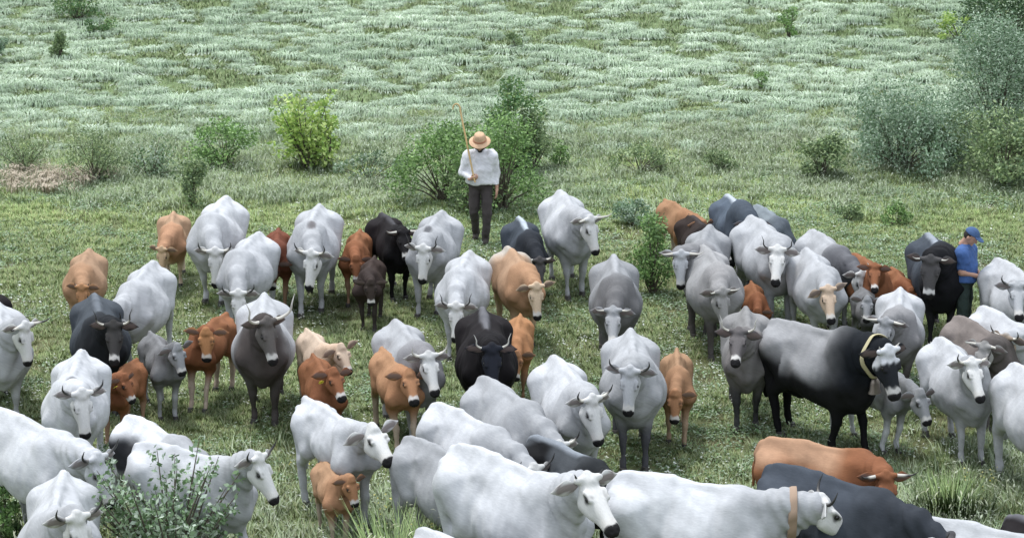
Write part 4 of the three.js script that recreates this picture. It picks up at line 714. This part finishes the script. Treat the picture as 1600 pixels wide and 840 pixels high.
// a standing figure 1.72 m tall, facing +z; J gives the joints of arms and legs
function figure(p, J, face, headTurn, materials, opt) {
  const c = (a, ra, b, rb, k) => [a[0], a[1], a[2], ra, b[0], b[1], b[2], rb, k];
  const legs = [], arms = [], trunk = [c([-0.07, 0.98, 0], 0.12, [0.07, 0.98, 0], 0.12, 0.06), c([0, 1.0, 0], 0.13, [0, 1.14, 0.0], 0.115, 0.1), c([-0.08, 1.2, 0], 0.11, [0.08, 1.2, 0], 0.11, 0.1), c([-0.12, 1.35, -0.01], 0.085, [0.12, 1.35, -0.01], 0.085, 0.09), c([0, 1.42, -0.01], 0.062, [0, 1.52, 0.01], 0.055, 0.05)];
  for (const s of ['L', 'R']) {
    arms.push(c(J['shoulder' + s], 0.066, J['elbow' + s], 0.045, 0.05), c(J['elbow' + s], 0.043, J['wrist' + s], 0.028, 0.03));
    legs.push(c(J['hip' + s], 0.088, J['knee' + s], 0.056, 0.02), c(J['knee' + s], 0.056, J['ankle' + s], 0.036, 0.02), c(J['ankle' + s], 0.038, [J['ankle' + s][0], J['ankle' + s][1] - 0.05, J['ankle' + s][2] + 0.05], 0.022, 0.03));
  }
  const lo = [-0.5, -0.03, -0.4], hi = [0.5, 1.62, 0.6];
  const col = (g) => setColors(g, () => SKIN);
  const skin = surfaceNet(capsules([...trunk, ...arms, ...legs]), lo, hi, 0.018);
  const parts = [col(skin), col(face)];
  for (const s of ['L', 'R']) { const h = handGeo(opt['curl' + s] ?? 0.35, s === 'L'); aim(h, V(...J['wrist' + s]), opt['fingers' + s], opt['palm' + s]); parts.push(col(h)); }
  mesh('body', mergeGeometries(parts), M.skin, p);
  const puff = (list, r) => list.map((a) => { const b = a.slice(); b[3] += r; b[7] += r; return b; });
  const fold = (x, y, z) => 0.010 * n3(x * 16, y * 13, z * 16) + 0.005 * n3(x * 40, y * 30, z * 40);
  // shirt or polo, cut at the sleeves, the neck and the hem
  const sleeve = opt.sleeve, armCloth = arms.map((a, i) => { const b = a.slice(); if (i % 2) { if (sleeve === 'long') { b[4] = lerp(a[0], a[4], 0.88); b[5] = lerp(a[1], a[5], 0.88); b[6] = lerp(a[2], a[6], 0.88); b[7] = 0.04; b[3] = 0.055; return b; } return null; } if (sleeve !== 'long') { b[4] = lerp(a[0], a[4], 0.7); b[5] = lerp(a[1], a[5], 0.7); b[6] = lerp(a[2], a[6], 0.7); } b[3] += 0.018; b[7] = sleeve === 'long' ? 0.062 : 0.066; return b; }).filter(Boolean);
  const top = capsules([...puff(trunk.slice(0, 4), 0.034), c([0, 1.40, -0.01], 0.075, [0, 1.45, 0], 0.066, 0.05), ...armCloth]);
  const inner = capsules([...trunk, ...arms]);
  mesh('shirt', setColors(surfaceNet((x, y, z) => Math.max(top(x, y, z) + fold(x, y, z), opt.hem - y + 0.01 * Math.sin(x * 20), y - 1.475), lo, hi, 0.014), () => [1, 1, 1]), materials.top, p);
  const legCloth = legs.filter((_, i) => i % 3 < 2).map((a) => { const b = a.slice(); b[3] += 0.014; b[7] += 0.02; b[8] = 0.02; return b; });
  const low = capsules([...puff(trunk.slice(0, 1), 0.02), c([0, 1.0, 0], 0.15, [0, 1.06, 0], 0.145, 0.05), ...legCloth]);
  mesh('trousers', setColors(surfaceNet((x, y, z) => Math.max(low(x, y, z) + fold(x, y, z), y - 1.06, 0.055 - y), lo, hi, 0.014), () => [1, 1, 1]), materials.low, p);
  for (const s of ['L', 'R']) {
    const a = J['ankle' + s], bootF = capsules([c([a[0], a[1] + 0.06, a[2]], 0.054, [a[0], a[1] - 0.03, a[2] - 0.01], 0.05, 0.02), c([a[0], a[1] - 0.045, a[2] - 0.01], 0.046, [a[0], a[1] - 0.055, a[2] + 0.14], 0.042, 0.03)]);
    mesh('boot', setColors(surfaceNet((x, y, z) => Math.max(bootF(x, y, z), a[1] - 0.095 - y), [a[0] - 0.12, a[1] - 0.13, a[2] - 0.12], [a[0] + 0.12, a[1] + 0.16, a[2] + 0.24], 0.012), () => [1, 1, 1]), M.boot, p);
  }
}
// the person with the straw hat, walking towards the camera with a crook over the shoulder
{
  const base = at(751, 378), p = thing('person', 'person in straw hat, white shirt and dark trousers walking behind the herd', 'person', base, -4 * RAD);
  p.scale.setScalar(0.99);
  const J = { shoulderL: [0.185, 1.37, 0], elbowL: [0.245, 1.10, -0.03], wristL: [0.255, 0.87, 0.05], shoulderR: [-0.185, 1.37, 0], elbowR: [-0.27, 1.11, 0.03], wristR: [-0.125, 1.06, 0.235],
    hipL: [0.085, 0.92, 0], kneeL: [0.105, 0.50, 0.10], ankleL: [0.085, 0.10, 0.13], hipR: [-0.085, 0.92, 0], kneeR: [-0.105, 0.50, 0.03], ankleR: [-0.09, 0.11, -0.16] };
  const turn = new THREE.Matrix4().makeRotationX(0.55).setPosition(0, 1.575, 0.07), face = faceGeo().applyMatrix4(turn);
  figure(p, J, face, 0, { top: M.shirt, low: M.trousers }, { sleeve: 'long', hem: 0.94, curlL: 0.35, curlR: 1.15, fingersL: V(0.05, -1, 0.15), palmL: V(-1, 0, 0.2), fingersR: V(0.85, 0.25, 0.35), palmR: V(-0.2, 0.5, -0.9) });
  const beard = surfaceNet((x, y, z) => Math.max(smin(capsule([0, -0.05, 0.03, 0.062, 0, -0.095, 0.055, 0.036, 0], Math.abs(x), y, z), capsule([0.068, 0.0, 0.0, 0.024, 0.05, -0.06, 0.03, 0.03], Math.abs(x), y, z), 0.03) + 0.004 * n3(x * 60, y * 60, z * 60), y + 0.045 - 0.03 * sstep(0.03, 0.07, Math.abs(x))), [-0.12, -0.16, -0.06], [0.12, 0.06, 0.14], 0.008).applyMatrix4(turn);
  mesh('beard', setColors(beard, () => [1, 1, 1]), M.hair, p);
  const hat = (pts, m, n) => { const g = new THREE.LatheGeometry(pts.map(([x, y]) => new THREE.Vector2(x, y)), 28), q = g.attributes.position; for (let i = 0; i < q.count; i++) { const r = Math.hypot(q.getX(i), q.getZ(i)); if (r > 0.12) q.setY(i, q.getY(i) + 0.018 * Math.cos(2 * Math.atan2(q.getX(i), q.getZ(i))) * (r - 0.12) / 0.1 * -1); } g.computeVertexNormals(); g.applyMatrix4(new THREE.Matrix4().makeRotationX(-0.1).setPosition(0, 0.065, -0.005)); g.applyMatrix4(turn); return mesh(n, g, m, p); };
  hat([[0.0, 0.125], [0.05, 0.122], [0.078, 0.105], [0.092, 0.06], [0.1, 0.006], [0.12, -0.004], [0.14, -0.010], [0.165, -0.024], [0.168, -0.030], [0.14, -0.018], [0.12, -0.012], [0.096, -0.004], [0.09, 0.05], [0.07, 0.095], [0, 0.115]], M.straw, 'hat');
  hat([[0.0985, 0.032], [0.1035, 0.03], [0.106, 0.008], [0.1, 0.004]], M.strawBand, 'hat_band');
  // the crook, held at the chest and leaning back over the shoulder
  const grip = p.localToWorld(V(-0.055, 1.06, 0.265)), pt = (x, y, z) => p.localToWorld(V(x, y, z)).sub(grip);
  p.updateMatrixWorld();
  const g0 = p.localToWorld(V(-0.075, 1.085, 0.275)), crook = thing('shepherd_crook', 'long wooden crook with hooked top over the shoulder of the hatted person', 'crook', g0), q = (x, y, z) => p.localToWorld(V(x, y, z)).sub(g0);
  mesh('shaft', tube([q(-0.055, 1.02, 0.295), q(-0.075, 1.085, 0.275), q(-0.155, 1.40, 0.15), q(-0.22, 1.66, 0.04), q(-0.285, 1.92, -0.07), q(-0.315, 2.05, -0.12)], [0.013, 0.013, 0.014, 0.014, 0.014, 0.013], 8), M.wood, crook);
  mesh('hook', tube([q(-0.312, 2.035, -0.115), q(-0.325, 2.10, -0.135), q(-0.37, 2.14, -0.145), q(-0.42, 2.11, -0.14), q(-0.43, 2.05, -0.13)], [0.0135, 0.013, 0.0125, 0.012, 0.009], 8), M.wood, crook);
}
// the person in blue, half turned to the right, looking down at the hands
{
  const base = at(1501, 541), p = thing('person', 'person in blue cap and blue shirt standing at right beside the slate bull, looking down', 'person', base, 62 * RAD);
  p.scale.setScalar(0.95);
  const J = { shoulderL: [0.175, 1.37, 0], elbowL: [0.215, 1.12, 0.02], wristL: [0.07, 1.05, 0.20], shoulderR: [-0.175, 1.37, 0], elbowR: [-0.215, 1.12, 0.02], wristR: [-0.07, 1.06, 0.21],
    hipL: [0.085, 0.92, 0], kneeL: [0.1, 0.5, 0.03], ankleL: [0.1, 0.10, -0.01], hipR: [-0.085, 0.92, 0], kneeR: [-0.1, 0.5, 0.04], ankleR: [-0.1, 0.1, 0.03] };
  const turn = new THREE.Matrix4().makeRotationX(0.5).setPosition(0, 1.575, 0.06), face = faceGeo().applyMatrix4(turn);
  figure(p, J, face, 0, { top: M.polo, low: M.workTrousers }, { sleeve: 'short', hem: 0.96, curlL: 0.8, curlR: 0.8, fingersL: V(-0.6, 0.1, 0.8), palmL: V(-0.6, 0.6, -0.4), fingersR: V(0.6, 0.1, 0.8), palmR: V(0.6, 0.6, -0.4) });
  const hair = surfaceNet((x, y, z) => Math.max((Math.hypot(x / 0.083, (y - 0.025) / 0.1, (z + 0.008) / 0.101) - 1) * 0.083, (z - 0.01) * 0.8 + (y < 0.02 ? 0.03 : 0), -0.06 - y), [-0.12, -0.1, -0.14], [0.12, 0.15, 0.06], 0.009).applyMatrix4(turn);
  mesh('hair', setColors(hair, () => [1, 1, 1]), M.hair, p);
  const crown = surfaceNet((x, y, z) => Math.max((Math.hypot(x / 0.094, (y - 0.035) / 0.108, (z + 0.004) / 0.112) - 1) * 0.094, 0.05 - y), [-0.12, 0.03, -0.14], [0.12, 0.16, 0.13], 0.008), brim = surfaceNet((x, y, z) => Math.max(Math.abs(y - 0.062 + 2.4 * x * x + 0.25 * (z - 0.09)) - 0.005, Math.hypot(x / 0.082, (z - 0.085) / 0.105) * 0.082 - 0.082, 0.07 - z), [-0.12, 0.0, 0.05], [0.12, 0.1, 0.22], 0.007);
  mesh('cap', setColors(mergeGeometries([crown, brim]).applyMatrix4(turn), () => [1, 1, 1]), M.cap, p);
}

// ---------------------------------------------------------------- plants before the herd
bush('leafy pale green shrub before the white cows at lower left', 265, 925, 270, 235, { tone: 'pale', leaves: 4200, leaf: 0.066, clumps: 60, cr: 0.06, spray: true, name: 'shrub', category: 'shrub' });
bush('small leafy shrub cut by the left edge in the lower left corner', -2, 850, 60, 112, { tone: 'green', leaves: 1300, leaf: 0.055, clumps: 14, name: 'shrub', category: 'shrub' });
bush('low leafy branch between the white cow and the patched cow at lower left', 196, 735, 70, 46, { tone: 'pale', leaves: 700, leaf: 0.05, clumps: 10, name: 'shrub', category: 'shrub' });
bush('leafy sprig at the right edge beside the brown grey cow', 1600, 575, 42, 84, { tone: 'olive', leaves: 700, leaf: 0.05, clumps: 12, name: 'shrub', category: 'shrub' });
M.blade = new THREE.MeshStandardMaterial({ vertexColors: true, roughness: 0.7, side: THREE.DoubleSide });
function grassClump(label, px, py, r, h, n) {
  const b = thing('grass_clump', label, 'grass clump', at(px, py));
  mesh('blades', blades(n, { spread: r, h, w: 0.014, lean: 0.5, colors: [[0.16, 0.26, 0.08], [0.22, 0.33, 0.11], [0.28, 0.38, 0.15], [0.12, 0.20, 0.07]], plume: [[0.5, 0.52, 0.36]], plumeShare: 0.15, plumeLen: 0.07, plumeW: 0.008 }), M.blade, b).userData.kind = 'stuff';
}
grassClump('tall bright grass clump in front of the small tan calf', 615, 920, 0.36, 0.8, 420);
grassClump('tall grass clump before the grey cow at lower centre', 690, 930, 0.36, 0.8, 420);
grassClump('tall grass clump at the lower right between slate animal and right edge', 1492, 800, 0.4, 0.42, 360);
grassClump('grass clump at the left edge under the large white cow', 30, 860, 0.3, 0.4, 200);

renderer.render(scene, camera);
